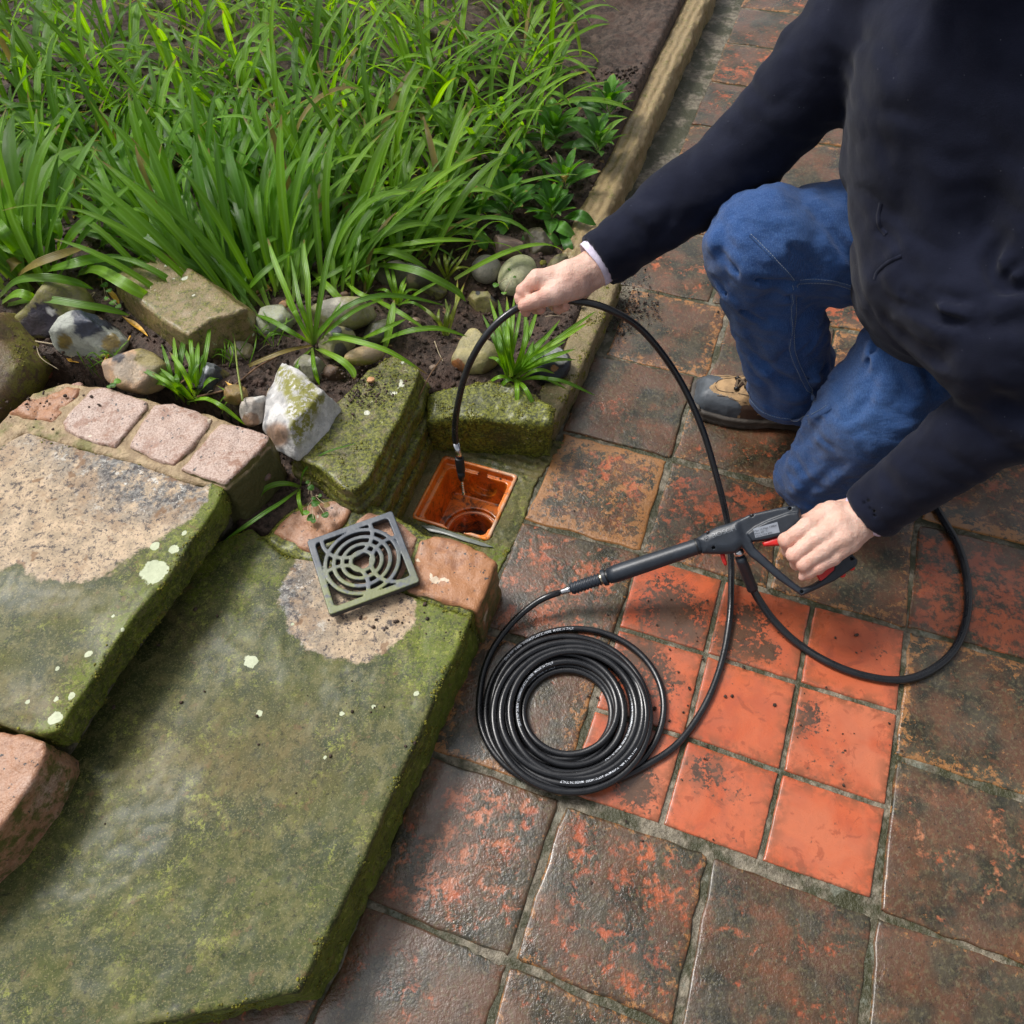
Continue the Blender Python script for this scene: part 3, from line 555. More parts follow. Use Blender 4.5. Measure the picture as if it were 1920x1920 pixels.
# setts and bricks
def sett(px_, z, zb, col, name='granite_sett', h=0.0035, amp=0.0022, r=0.007, parent=None, sd=1, mat='sett', dome=0.0, **kw):
    p = PL(px_, z); c = p.mean(0)
    if name in ('granite_sett', 'brick'): p = c+(p-c)*1.045
    def f(X, Y, Z):
        d2 = poly_sd(X[:, :, 0], Y[:, :, 0], p)[:, :, None]+0*Z
        return extr(d2, Z+dome*((X-c[0])**2+(Y-c[1])**2), zb, z, r)+amp*fbm(X, Y, Z, 0.03, 4, sd, 0.55)+amp*0.8*fbm(X, Y, Z, 0.09, 1, sd+5)
    o = sdf(name, f, (*(p.min(0)-.012), zb-.01), (*(p.max(0)+.012), z+.014), h, MT[mat], parent, **kw); o.color = col; return o
row = mk('mortar_bed', *prism(PL([(10, 800), (60, 720), (190, 715), (400, 770), (508, 812), (500, 850), (430, 918), (380, 912), (260, 868), (90, 822)], ZU-.004), 0.02, ZU-0.006, 0.006), MT['mortar'], smooth=False, origin=(-0.95, 1.1, 0.0))
rowt = empty('sett_edging', (-0.7, 1.15, 0.1), 'row of pink granite setts bedded in sandy mortar behind the upper slab', 'stone edging')
bpy.data.objects.remove(row)
mort = M_('sandy_mortar'); n_ = mort.noise(40, 5, 0.7); c_ = mort.mx(mort.st(n_, 0.35, 0.65), (0.26, 0.18, 0.10), (0.42, 0.31, 0.18)); c_ = mort.mx(mort.mul(mort.st(mort.noise(12, 4, 0.7), 0.5, 0.64), 0.8), c_, (0.14, 0.14, 0.03))
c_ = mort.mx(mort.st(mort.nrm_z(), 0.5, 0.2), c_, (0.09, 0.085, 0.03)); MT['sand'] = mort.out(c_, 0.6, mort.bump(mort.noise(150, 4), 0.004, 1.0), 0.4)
sett([(-60, 860), (6, 778), (60, 735), (120, 716), (190, 722), (280, 748), (400, 778), (500, 815), (508, 835), (428, 915), (395, 912), (333, 900), (260, 872), (89, 825), (40, 812), (-30, 880)], ZU-.001, .05, (0, 0, 0, 1), 'mortar', 0.0045, 0.0028, 0.01, rowt, mat='sand')
S2 = [[(119, 789), (150, 755), (173, 732), (195, 727), (240, 740), (271, 754), (273, 764), (240, 803), (214, 835), (180, 828), (146, 816), (122, 803)],
      [(292, 758), (325, 757), (365, 770), (393, 785), (389, 799), (360, 833), (325, 870), (285, 856), (244, 836), (255, 812), (268, 789), (280, 770)],
      [(414, 793), (455, 800), (501, 814), (500, 826), (460, 868), (422, 905), (380, 892), (341, 877), (375, 840), (392, 815)]]
for k, s_ in enumerate(S2): sett(s_, ZU+.004+.001*k, .08, (0.12 if k < 2 else .3, 0.15, 0, 1), parent=rowt, sd=k*3+1, r=0.0045)
sett([(18, 772), (45, 752), (80, 738), (125, 722), (160, 724), (140, 748), (112, 780), (98, 794), (58, 786)], ZU+.003, .08, (0.2, 0.9, 0.4, 1), 'broken_brick', parent=rowt, sd=21, amp=.004, r=.01)
o = sett([(-120, 1330), (-30, 1362), (0, 1368), (40, 1375), (84, 1390), (86, 1412), (68, 1450), (45, 1490), (18, 1527), (-20, 1580), (-160, 1700), (-260, 1600)], ZU-.004, .10, (0.12, 0.75, 0, 1), 'pink_stone_block', sd=31, r=.005, amp=.003)
tag(o, 'pink sandstone block with a mossy flank at the near left end of the upper step', 'stone block')
brk = empty('lower_edging', (-0.25, 0.85, 0.05), 'row of orange brown brick ends bedded between the drain and the lower slab', 'brick edging')
sett([(500, 1000), (540, 955), (590, 928), (660, 935), (720, 950), (800, 1000), (880, 1015), (930, 1052), (905, 1120), (884, 1160), (760, 1114), (600, 1060), (530, 1040), (470, 1000)], ZL-.002, -.02, (0, 0, 0, 1), 'mortar', 0.0042, 0.003, 0.01, brk, mat='mossy', sd=8).color = (0.85, 0.3, 0, 1)
BR = [[(508, 997), (528, 974), (550, 957), (589, 940), (640, 938), (660, 950), (645, 972), (628, 990), (610, 1010), (585, 1035), (555, 1022)],
      [(650, 1005), (668, 980), (690, 958), (735, 970), (782, 1006), (776, 1020), (766, 1050), (745, 1090), (690, 1078), (625, 1050)],
      [(788, 1014), (813, 1004), (846, 1010), (878, 1022), (908, 1038), (929, 1056), (915, 1090), (904, 1118), (894, 1143), (866, 1136), (815, 1120), (764, 1106), (772, 1080), (778, 1045)]]
for k, s_ in enumerate(BR): sett(s_, ZL+.004+(.002 if k == 2 else 0), -.01, ((0.0, 0.85, 0, 1), (0.0, 0.6, 0, 1), (0.25, 1.0, 0, 1))[k], 'brick', parent=brk, sd=40+k*3, r=.008, amp=.0028)

# ================================================================ DRAIN
gp = [P(826, 854, .004), P(970, 889, .004), P(918.5, 1016, .004), P(776.5, 969, .004)]
gc = np.mean(gp, 0); gu = (gp[1]+gp[2]-gp[0]-gp[3]); gu[2] = 0; gu /= np.linalg.norm(gu); gv = np.array([-gu[1], gu[0], 0]); GS = 0.0795
def gl(X, Y): return (X-gc[0])*gu[0]+(Y-gc[1])*gu[1], (X-gc[0])*gv[0]+(Y-gc[1])*gv[1]
def sq(u, v, a, r): 
    x, y = np.abs(u)-a+r, np.abs(v)-a+r; return np.minimum(np.maximum(x, y), 0)+np.hypot(np.maximum(x, 0), np.maximum(y, 0))-r
ZF = -0.088
rc = gl(*P(884, 1000, ZF)[:2]); rc = (rc[0], min(rc[1], 0.012)); ow = gl(*P(903, 918, -.045)[:2])
def f_gul(X, Y, Z):
    u, v = gl(X, Y); o = extr(sq(u, v, GS, .008), Z, -.16, .005, .0015); 
    c1 = np.maximum(sq(u, v, GS-.0068, .006), -(Z+.011)); tap = GS-.0145-np.clip(-Z, 0, .1)*0.10
    c2 = np.maximum(sq(u, v, tap, .01), -(Z-ZF-0.004)); pipe = np.maximum(np.hypot(u-rc[0], v-rc[1])-.047, Z-.0)
    bowl = np.maximum(np.hypot(u-rc[0], v-rc[1])-.057, -(Z-ZF+0.004))
    arch = np.maximum(np.hypot(u-ow[0], Z+.04)-.030, -(v-(GS-.035)))
    arch = np.maximum(arch, v-(GS-.005))
    return np.maximum(o, -np.minimum(np.minimum(np.minimum(c1, c2), pipe), np.minimum(arch, bowl)))
gul = empty('drain_gully', gc, 'open orange plastic drain gully with a square lip and round pipe below', 'drain')
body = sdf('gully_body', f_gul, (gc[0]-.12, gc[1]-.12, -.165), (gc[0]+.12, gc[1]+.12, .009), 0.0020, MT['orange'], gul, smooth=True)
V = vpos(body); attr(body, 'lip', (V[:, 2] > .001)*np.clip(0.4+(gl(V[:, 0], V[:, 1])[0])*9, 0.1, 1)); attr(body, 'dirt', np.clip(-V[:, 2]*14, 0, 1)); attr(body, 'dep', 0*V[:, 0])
a_ = np.linspace(0, 2*np.pi, 48, endpoint=False); C_ = np.array([gc+gu*(rc[0]+.049*math.cos(a))+gv*(rc[1]+.049*math.sin(a)) for a in a_]+[gc+gu*(rc[0]+.049)+gv*rc[1]]); C_[:, 2] = ZF+.001
rim = mk('pipe_rim', *tube(C_, .0022, 8, False), MT['orange'], gul)
for o in (rim,): attr(o, 'lip', [0.6]*len(o.data.vertices)); attr(o, 'dirt', [0]*len(o.data.vertices)); attr(o, 'dep', [0]*len(o.data.vertices))
w_ = gc+gu*rc[0]+gv*rc[1]; wv = [(w_[0]+.0465*math.cos(a), w_[1]+.0465*math.sin(a), -.150) for a in a_]
mk('standing_water', wv, [tuple(range(48))], MT['water'], gul, False)
hs = gc+gu*0.045+gv*(GS-.0105); mk('screw_hole', *tube([hs+[0, 0, -.0105-gc[2]+.0], hs+[0, 0, -.0100-gc[2]]], .0022, 10), MT['black'], gul)
# mortar collar around the gully
cp = PL([(740, 990), (770, 900), (795, 840), (815, 810), (1010, 820), (1060, 830), (1005, 905), (975, 1000), (930, 1080), (880, 1060), (760, 1050)], 0)
def f_col(X, Y, Z):
    u, v = gl(X, Y); d2 = poly_sd(X[:, :, 0], Y[:, :, 0], cp)[:, :, None]+0*Z; o = extr(d2, Z+0.10*np.clip(u+.06, -1, 0.02), -.03, .0035, .003)+0.0022*fbm(X, Y, Z, .012, 4, 6)+0.0012*np.sin((v-.07)*420+fbm(X, Y, Z, .05, 2, 3)*2)*(v > GS+.005)*(Z > -.02)
    return np.maximum(o, -(np.maximum(sq(u, v, GS-.001, .008), -Z-.06)))
col_ = sdf('drain_surround', f_col, (*(cp.min(0)-.01), -.04), (*(cp.max(0)+.01), .012), 0.0032, MT['slab']); tag(col_, kind='structure')
V = vpos(col_); px = QP(V); u_, v_ = gl(V[:, 0], V[:, 1]); z0 = 0*u_
attr(col_, 'dry', z0+0.05); attr(col_, 'grey', z0); attr(col_, 'moss', np.clip(0.0+0.28*(u_ > GS)+0.35*(v_ < -GS)+0.15*fbm(V[:, 0], V[:, 1], 0, .03, 2, 1), 0, 1)); attr(col_, 'brown', np.clip(0.95*(u_ < -GS+.01)+0.35+0.4*(v_ > GS), 0, 1)); attr(col_, 'lich', z0)
pud = [(790, 985), (812, 986), (840, 995), (875, 1007), (905, 1017), (926, 1026), (905, 1024), (870, 1014), (835, 1002), (805, 996)]
o = mk('puddle', *prism(PL(pud, .005), .0035, .0052, .0004), MT['film']); tag(o, 'thin silvery film of water along the near edge of the orange drain', 'puddle')

# ================================================================ GRATE
gz_ = ZL+.022
g4 = [P(575.6, 1013, gz_), P(732.7, 957, gz_), P(785.6, 1091.5, gz_), P(621, 1152, gz_)]; kc = np.mean(g4, 0); ku = g4[1]+g4[2]-g4[0]-g4[3]; ku /= np.linalg.norm(ku); kv = np.array([-ku[1], ku[0], 0])
def f_gr(X, Y, Z):
    u = (X-kc[0])*ku[0]+(Y-kc[1])*ku[1]; v = (X-kc[0])*kv[0]+(Y-kc[1])*kv[1]; a = .0755
    out = sq(u, v, a, .005); fr = np.maximum(out, -sq(u, v, a-.0120, .006)); w = .0038; r = np.hypot(u, v); d = fr
    for R in (.0185, .0325, .0465, .0605): d = np.minimum(d, np.abs(r-R)-w)
    for an in (100, -20, 220):
        cx, cy = .0575*math.cos(math.radians(an)), .0575*math.sin(math.radians(an)); d = np.minimum(d, np.maximum(np.abs(np.hypot(u-cx, v-cy)-.0425)-w, out))
    d = np.maximum(d, out)
    return extr(d, Z, gz_-.012, gz_, .001)
gr = sdf('drain_grate', f_gr, (kc[0]-.115, kc[1]-.115, gz_-.014), (kc[0]+.115, kc[1]+.115, gz_+.003), 0.00155, MT['grate'])
tag(gr, 'square grey plastic drain grate with rings of slots lying on the mossy step', 'drain grate'); V = vpos(gr)
attr(gr, 'alg', np.clip(0.95-(V[:, 1]-kc[1]+.03)*11-np.abs(V[:, 0]-kc[0]+.01)*5, 0, 1))
# ================================================================ BED
ctl = [(60, 700, .19), (200, 700, .195), (400, 745, .19), (520, 900, .105), (600, 930, .105), (300, 480, .215), (60, 480, .23), (600, 600, .165), (700, 640, .145), (750, 700, .115), (830, 690, .10), (950, 700, .085),
       (1030, 720, .055), (1000, 600, .06), (900, 500, .10), (700, 450, .16), (1050, 430, .06), (500, 300, .22), (1000, 250, .10), (0, 200, .26), (800, 100, .17), (1050, 60, .09), (-300, 600, .22)]
cw = np.array([[*P(x, y, z)[:2], z] for x, y, z in ctl])
def zbed(x, y):
    x = np.asarray(x, float); y = np.asarray(y, float); w = 0; s = 0
    for a, b, z in cw: k = 1/((x-a)**2+(y-b)**2+.0015)**1.5; w = w+k; s = s+k*z
    return s/w
kd = np.array([math.sin(-TH), math.cos(TH)])     # direction of the paving joints, away from the camera
k0 = PL([(1005, 770)], .06)[0]; kfar = PL([(1120, 520)], .06)[0]
bedp = np.vstack([PL([(-400, 800), (0, 770), (60, 722), (130, 714), (270, 748), (400, 778), (500, 810), (515, 850), (440, 930), (430, 985), (500, 1000), (560, 950), (650, 940), (700, 905), (770, 760), (795, 728), (900, 722), (1005, 748)], .12), [kfar, PL([(1062, 470)], .07)[0]], [PL([(1095, 385)], .07)[0]+kd*1.4, (-3.4, 4.0), (-3.4, 1.3)]])
xs = np.arange(-2.4, 0.9, 0.009); ys = np.arange(0.75, 3.6, 0.009); X, Y = np.meshgrid(xs, ys, indexing='ij')
sdb = poly_sd(X, Y, bedp); keep = sdb < 0.012
Z = zbed(X, Y)+0.011*fbm(X, Y, 0, .10, 3, 2)+0.0060*fbm(X, Y, 0, .026, 3, 7)+0.0060*np.abs(fbm(X, Y, 0, .018, 2, 5)); Z = Z-sstep(-.01, .012, sdb)*.09
idx = np.full(X.shape, -1); idx[keep] = np.arange(keep.sum()); f = np.stack([idx[:-1, :-1], idx[1:, :-1], idx[1:, 1:], idx[:-1, 1:]], -1).reshape(-1, 4); f = f[(f >= 0).all(1)]
soil = mk('soil', np.stack([X[keep], Y[keep], Z[keep]], -1), f, MT['soil'], origin=(-.6, 1.8, .1)); tag(soil, kind='structure')
bv = BVHTree.FromPolygons([tuple(v) for v in np.stack([X[keep], Y[keep], Z[keep]], -1)], [tuple(q) for q in f])
def soilhit(px, py):
    o, d = RAY(px, py); h = bv.ray_cast(Vector(o), Vector(d)); return np.array(h[0]) if h[0] is not None else P(px, py, .15)
# crumbs of soil
ico = bmesh.new(); bmesh.ops.create_icosphere(ico, subdivisions=1, radius=1.0); IV = np.array([v.co for v in ico.verts]); IF = np.array([[v.index for v in f_.verts] for f_ in ico.faces]); ico.free()
def lumps(pts, rad, rs):
    vs, fs = [], []
    for k, (p, r) in enumerate(zip(pts, rad)):
        v = IV*(1+0.35*rs.uniform(-1, 1, (len(IV), 1)))*r*np.array([1, rs.uniform(.7, 1.2), rs.uniform(.55, .9)]); a = rs.uniform(0, 6.28); c, s = math.cos(a), math.sin(a)
        v = v@np.array([[c, s, 0], [-s, c, 0], [0, 0, 1]]); vs.append(v+p); fs.append(IF+k*len(IV))
    return np.vstack(vs), np.vstack(fs)
rs = np.random.RandomState(5); pts = []; rad = []
while len(pts) < 15000:
    i = rs.randint(len(soil.data.vertices)); 
    x, y = X[keep][i], Y[keep][i]
    if sdb[keep][i] > -.004 or y > 2.2: continue
    r = 0.0018+0.0052*rs.rand()**2.2; pts.append((x+rs.uniform(-.004, .004), y+rs.uniform(-.004, .004), Z[keep][i]+r*.35)); rad.append(r)
v, f2 = lumps(pts, rad, rs); o = mk('soil_crumbs', v, f2, MT['soil'], smooth=False); tag(o, 'loose crumbs of dark damp soil scattered over the flower bed', 'soil crumbs', kind='stuff')
# spilled soil on the step, the stones and the patio
pts = []; rad = []
for (cx, cy, z, n, sx, sy) in [(1185, 570, .002, 220, 26, 22), (1165, 600, .002, 130, 20, 18), (700, 735, .165, 130, 28, 16), (640, 720, .165, 90, 30, 22), (745, 1170, ZL, 30, 50, 20), (690, 1330, ZL, 6, 20, 10), (800, 1400, ZL, 5, 60, 60), (480, 1300, ZL, 16, 160, 120), (1400, 880, .002, 50, 260, 300), (1350, 1300, .002, 50, 160, 120), (90, 765, .215, 30, 45, 18), (1500, 640, .002, 40, 60, 60)]:
    for k in range(n):
        x, y = rs.normal(cx, sx), rs.normal(cy, sy); r = .0010+.0026*rs.rand()**2; p = P(x, y, z)
        if z == ZL and inpoly(np.array([p[0], p[1]]), Lp) == False: continue
        pts.append(p+[0, 0, r*.5]); rad.append(r)
v, f2 = lumps(pts, rad, rs); o = mk('spilled_soil', v, f2, MT['soil'], smooth=False); tag(o, 'crumbs of soil spilled on the step, the stones and the patio tiles', 'soil crumbs', kind='stuff')

# ================================================================ KERBS
def block(name, p, z0, z1, col, sd, label, cat, mat='mossy', r=.01, amp=.003, h=.0042, cutf=None, tilt=(0, 0), lich=(), group=None, stretch=1.0):
    p = np.asarray(p); c = p.mean(0)
    def f(X, Y, Z):
        d2 = poly_sd(X[:, :, 0], Y[:, :, 0], p)[:, :, None]+0*Z; ZZ = Z-(X-c[0])*tilt[0]-(Y-c[1])*tilt[1]
        d = extr(d2, ZZ, z0, z1, r)
        if cutf is not None: d = cutf(X, Y, ZZ, d)
        return d+amp*.6*fbm(X, Y, Z, .045, 4, sd, .6)-amp*1.1*(np.abs(fbm(X, Y, Z, .06, 3, sd+9, .5))-.3)+amp*1.3*fbm(X, Y, Z, .13, 1, sd+3)
    o = sdf(name, f, (*(p.min(0)-.015), z0-.01), (*(p.max(0)+.015), z1+.02+abs(tilt[0])*.2+abs(tilt[1])*.2), h, MT[mat]); o.color = col
    V = vpos(o); attr(o, 'lich', spots(V, lich, .8) if len(lich) else 0*V[:, 0]); tag(o, label, cat, group); return o
kr = [P(1041, 786, .062)[:2], P(1082, 708, .062)[:2], P(1133, 597, .062)[:2], P(1166, 515, .062)[:2]]
kl = [P(1122, 500, .062)[:2], P(1075, 605, .062)[:2], P(1040, 690, .062)[:2], P(995, 752, .062)[:2], P(1000, 800, .062)[:2]]
block('kerb_stone', kr+kl, -.02, .062, (0.30, 0.55, 0, 1), 5, 'mossy kerb stone between the flower bed and the paving below the outstretched hand', 'kerb', r=.008)
a0, a1 = P(1048, 478, .075)[:2], P(1108, 512, .075)[:2]; b0, b1 = P(1084, 391, .075)[:2], P(1147, 391, .075)[:2]
def f_log(X, Y, Z, d): return d+.0022*np.sin((X*kd[1]-Y*kd[0])*310+1.5*fbm(X, Y, Z, .08, 2, 4))
block('wooden_edging', [a1, b1, b1+kd*1.3, b0+kd*1.3, b0, a0], -.02, .078, (0.25, 1.0, 0, 1), 15, 'weathered brown timber edging log running away behind the dark sleeve', 'edging', r=.014, h=.005, amp=.003, cutf=f_log)

# ================================================================ LARGE STONES
# flat mossy stone beside the drain, layered flank
m1 = PL([(543, 850), (600, 790), (650, 735), (690, 690), (745, 655), (786, 690), (776, 722), (748, 780), (712, 850), (690, 895), (662, 921), (640, 915), (600, 880)], .165)
m1b = PL([(600, 900), (660, 930), (745, 935), (770, 870), (800, 800), (795, 735), (770, 690), (700, 760), (640, 830)], .03)
def f_m1(X, Y, Z):
    A = extr(poly_sd(X[:, :, 0], Y[:, :, 0], m1)[:, :, None]+0*Z, Z-(X+.3)*-.05, .126, .165, .003)
    d2 = poly_sd(X[:, :, 0], Y[:, :, 0], m1)[:, :, None]; d3 = poly_sd(X[:, :, 0], Y[:, :, 0], m1b)[:, :, None]
    lay = .004*fbm(X, Y, 0*Z, .05, 2, 8); Zw = Z+lay
    B = extr(d2-.010+.012*fbm(X, Y, 0*Z, .04, 2, 4)*.4+0*Z, Zw, .088, .122, .005); C = extr(d2-.021+0*Z, Zw, .045, .083, .005); D = extr(np.minimum(d2-.026, d3)+0*Z, Z, -.01, .040, .010); core = extr(d2-.004+0*Z, Z, .0, .14, .004)
    d = np.minimum(np.minimum(smin(A, B, .002), C), np.minimum(D, core))
    return d+.0020*fbm(X, Y, Z, .04, 4, 12)-.0030*(np.abs(fbm(X, Y, Z*.5, .05, 3, 19))-.3)
lo = np.r_[np.minimum(m1.min(0), m1b.min(0))-.04, -.02]; hi = np.r_[np.maximum(m1.max(0), m1b.max(0))+.04, .20]
o = sdf('mossy_stone', f_m1, lo, hi, .0042, MT['mossy']); o.color = (0.60, 0.15, 0, 1); V = vpos(o); attr(o, 'lich', spots(V, [(753, 720, .16, .007), (738, 738, .16, .004), (688, 775, .16, .005), (754, 680, .16, .005)], .8))
tag(o, 'large flat green mossy stone with a layered flank left of the drain', 'stone')
m2 = PL([(797, 735), (850, 722), (900, 716), (960, 722), (1008, 742), (1040, 768), (1036, 790), (1015, 820), (996, 843), (960, 832), (900, 800), (850, 768), (812, 752)], .105)
def cut2(X, Y, Z, d):
    # sloping front face, running from the far left top down to the near right corner
    a, b = P(800, 745, .105), P(990, 838, .105); n = np.array([b[1]-a[1], -(b[0]-a[0])]); n /= np.linalg.norm(n)
    s = (X-a[0])*n[0]+(Y-a[1])*n[1]; return smax(d, (s-.004)*.9+(Z-.105)*.42, .01)
m2f = np.vstack([PL([(797, 735), (850, 722), (900, 716), (960, 722), (1008, 742), (1038, 770)], .105), PL([(1034, 858), (1004, 862), (930, 852), (870, 847), (812, 848)], 0)])
block('mossy_block', m2f, -.01, .108, (0.80, 0.3, 0, 1), 22, 'mossy squared block behind the drain with a grass tuft hanging over it', 'stone', r=.012, tilt=(.06, 0.10), amp=.0055)
bp = PL([(211, 514), (250, 495), (292, 480), (314, 476), (350, 497), (385, 521), (425, 553), (462, 578), (433, 590), (393, 600), (352, 629), (300, 598), (255, 560), (225, 535)], .252)
bpl = PL([(225, 575), (325, 651), (355, 668), (400, 660), (474, 620), (478, 585), (420, 540), (330, 490), (215, 520)], .19)
def f_b(X, Y, Z):
    A = extr(poly_sd(X[:, :, 0], Y[:, :, 0], bp)[:, :, None]+0*Z, Z-(Y-1.55)*.05, .20, .252, .006); B = extr(poly_sd(X[:, :, 0], Y[:, :, 0], bpl)[:, :, None]+.004+0*Z, Z, .12, .205, .008); 
    t = np.clip((Z-.19)/.06, 0, 1); d2 = poly_sd(X[:, :, 0], Y[:, :, 0], bpl)[:, :, None]*(1-t)+poly_sd(X[:, :, 0], Y[:, :, 0], bp)[:, :, None]*t
    return extr(d2, Z, .12, .252, .005)+.0022*fbm(X, Y, Z, .04, 4, 19)
o = sdf('flat_stone', f_b, np.r_[np.minimum(bp, 9).min(0)-.04, .11], np.r_[bp.max(0)+.04, .27], .0042, MT['mossy']); o.color = (0.40, 0.85, 0, 1); V = vpos(o); attr(o, 'lich', spots(V, [(345, 522, .252, .010), (312, 497, .252, .007)], 1.2)*.7+0)
tag(o, 'big flat olive brown stone slab among the strap leaves', 'stone')

def rock(name, label, cx, cy, r, z=None, rot=0, sd=1, tint=(.4, .4, .4), patches=(), moss=0.0, rough=.45, flat=.05, cuts=7, h=None, group=None, cat='stone', lift=.35, amp=.09, mossfn=None):
    s = soilhit(cx, cy); zb = s[2] if z is None else z
    dep = np.linalg.norm(P(cx, cy, zb)-np.array([0, 0, H])); rx, ry = r[0]*dep/FPX, r[1]*dep/FPX; rz = r[2]*dep/FPX if len(r) > 2 else min(rx, ry)*.75
    ry = ry*1.0; c = P(cx, cy, zb+rz*lift); rr = np.random.RandomState(sd*7+1); a = math.radians(rot); R = np.array([[math.cos(a), -math.sin(a), 0], [math.sin(a), math.cos(a), 0], [0, 0, 1]])
    R_ = max(rx, ry, rz); pl = []
    for k in range(cuts):
        n = rr.normal(size=3); n[2] = abs(n[2])*.8; n /= np.linalg.norm(n); pl.append((n, rr.uniform(.52, .86)))
    def f(X, Y, Z):
        d = ell(X, Y, Z, c, (rx, ry, rz), R)
        for n, k in pl: d = smax(d, ((X-c[0])*n[0]+(Y-c[1])*n[1]+(Z-c[2])*n[2])-k*math.sqrt((rx*n[0])**2+(ry*n[1])**2+(rz*n[2])**2), flat*R_*.25)
        return d+amp*R_*fbm(X, Y, Z, R_*1.1, 3, sd)
    e = R_*1.25; o = sdf(name, f, c-e, c+e, h or max(.0026, R_/16), MT['flint']); V = vpos(o); px = QP(V); T = np.tile(np.array(tint, float), (len(V), 1)); n = fbm(V[:, 0], V[:, 1], V[:, 2], .02, 3, sd)
    rg = np.full(len(V), rough); mo = np.full(len(V), float(moss))
    for (x, y, rad, colr, *rest) in patches:
        k = np.clip((rad-np.hypot(px[:, 0]-x, px[:, 1]-y)+rad*.35*n)/(rad*.12)+.5, 0, 1)[:, None]; T = T*(1-k)+np.array(colr)*k; 
        mo = mo*(1-k[:, 0])
        if rest: rg = rg*(1-k[:, 0])+rest[0]*k[:, 0]
    if mossfn is not None: mo = mossfn(px, V, n)
    attrc(o, 'tint', T); attr(o, 'moss', mo); attr(o, 'rough', rg); tag(o, label, cat, group); return o
WH, DK, CR, OL, GY_ = (.62, .60, .56), (.030, .032, .045), (.52, .36, .20), (.22, .20, .07), (.34, .36, .34)
rock('flint', 'grey and white flint with a dark blue top beside the strap leaves', 166, 632, (64, 44, 46), rot=-15, sd=2, tint=(.42, .44, .38), patches=[(150, 655, 40, (.46, .48, .40)), (165, 602, 30, (.05, .06, .09), .2), (208, 600, 18, (.045, .05, .075), .2), (122, 640, 14, (.30, .22, .06)), (208, 642, 18, (.36, .26, .07)), (193, 590, 9, (.40, .28, .2))])
rock('flint', 'olive flint with a glossy black broken face under the arching leaves', 92, 578, (70, 50, 42), rot=5, sd=3, tint=(.22, .19, .08), moss=.5, patches=[(80, 600, 33, (.035, .03, .045), .12), (60, 612, 22, (.05, .04, .05), .15), (95, 585, 7, (.6, .58, .56))])
rock('flint', 'cream and tan flint with a dark eye behind the granite setts', 252, 694, (66, 40, 36), rot=-22, sd=4, tint=(.52, .33, .19), patches=[(240, 690, 28, (.62, .47, .32)), (220, 668, 13, (.09, .08, .09)), (290, 668, 34, (.30, .24, .08))])
rock('flint', 'small black and white flint behind the short grass tuft', 398, 704, (36, 34, 28), sd=5, tint=(.05, .055, .07), rough=.2, patches=[(390, 685, 14, (.40, .42, .44)), (425, 740, 20, (.26, .18, .04)), (432, 700, 18, (.18, .15, .05))], cuts=6)
rock('flint', 'small rounded pale tan stone at the foot of the big flat stone', 446, 662, (32, 22, 18), sd=6, tint=(.42, .34, .22), moss=.5, patches=[(440, 655, 14, (.55, .46, .36))])
rock('flint', 'long pale greenish flint lying behind the central clump', 640, 590, (85, 26, 30), rot=12, sd=7, tint=(.36, .32, .20), moss=.55, patches=[(625, 575, 24, (.52, .47, .38)), (700, 572, 16, (.42, .36, .22))], lift=.5)
rock('flint', 'grey white rounded flint left of the central clump', 508, 603, (48, 28, 26), rot=10, sd=8, tint=(.34, .36, .28), moss=.3)
rock('flint', 'knobbly pale flint with black broken eyes under the central clump', 628, 640, (38, 34, 26), sd=9, tint=(.40, .36, .22), moss=.3, patches=[(630, 622, 10, (.05, .055, .07)), (638, 655, 13, (.10, .09, .09)), (655, 612, 9, (.05, .05, .05))])
rock('pebble', 'smooth oval tan pebble resting on the mossy stone', 683, 667, (37, 17, 17), rot=8, sd=10, tint=(.42, .29, .15), cuts=0, amp=.015, z=.155, cat='pebble', mossfn=lambda px, V, n: np.clip((px[:, 1]-668)/12+n*.4, 0, 1)*.9)
rock('flint', 'small mottled grey flint above the white flint', 583, 690, (33, 30, 24), sd=11, tint=(.24, .23, .17), moss=.15, patches=[(590, 672, 12, (.42, .40, .34))])
rock('flint', 'small brown flint above the white flint', 622, 700, (24, 22, 20), sd=12, tint=(.13, .075, .045))
rock('cobble', 'pinkish brown cobble under the broad green leaves', 950, 462, (30, 29, 24), sd=13, tint=(.25, .165, .135), amp=.03, cuts=2, cat='cobble')
rock('pebble', 'round smooth grey pebble left of the cream cobble', 912, 505, (27, 29, 22), sd=14, tint=(.29, .255, .225), amp=.012, cuts=0, cat='pebble', lift=.6)
rock('cobble', 'cream yellow speckled cobble behind the outstretched hand', 970, 515, (32, 47, 26), rot=-28, sd=15, tint=(.50, .49, .30), moss=.18, amp=.02, cuts=0, cat='cobble', lift=.6)
rock('flint', 'olive flint with a black chipped corner beside the hose', 905, 566, (27, 30, 22), sd=16, tint=(.33, .27, .12), moss=.5, patches=[(930, 556, 12, (.04, .04, .05)), (896, 549, 5, (.04, .04, .05))])
rock('flint', 'tan angular flint on the mossy block under the hose', 890, 660, (50, 50, 34), sd=57, tint=(.42, .35, .17), moss=.25, patches=[(856, 690, 16, (.30, .12, .04), .25), (925, 690, 18, (.30, .20, .07))], cuts=5, flat=.06, h=.003, lift=.3)
rock('flint', 'blue black flint with a white crust right of the grass tuft', 1028, 684, (44, 34, 28), sd=18, tint=(.035, .042, .062), rough=.16, patches=[(1040, 665, 16, (.34, .35, .34)), (1052, 672, 12, (.5, .5, .48)), (1040, 690, 6, (.45, .2, .06))], cuts=6)
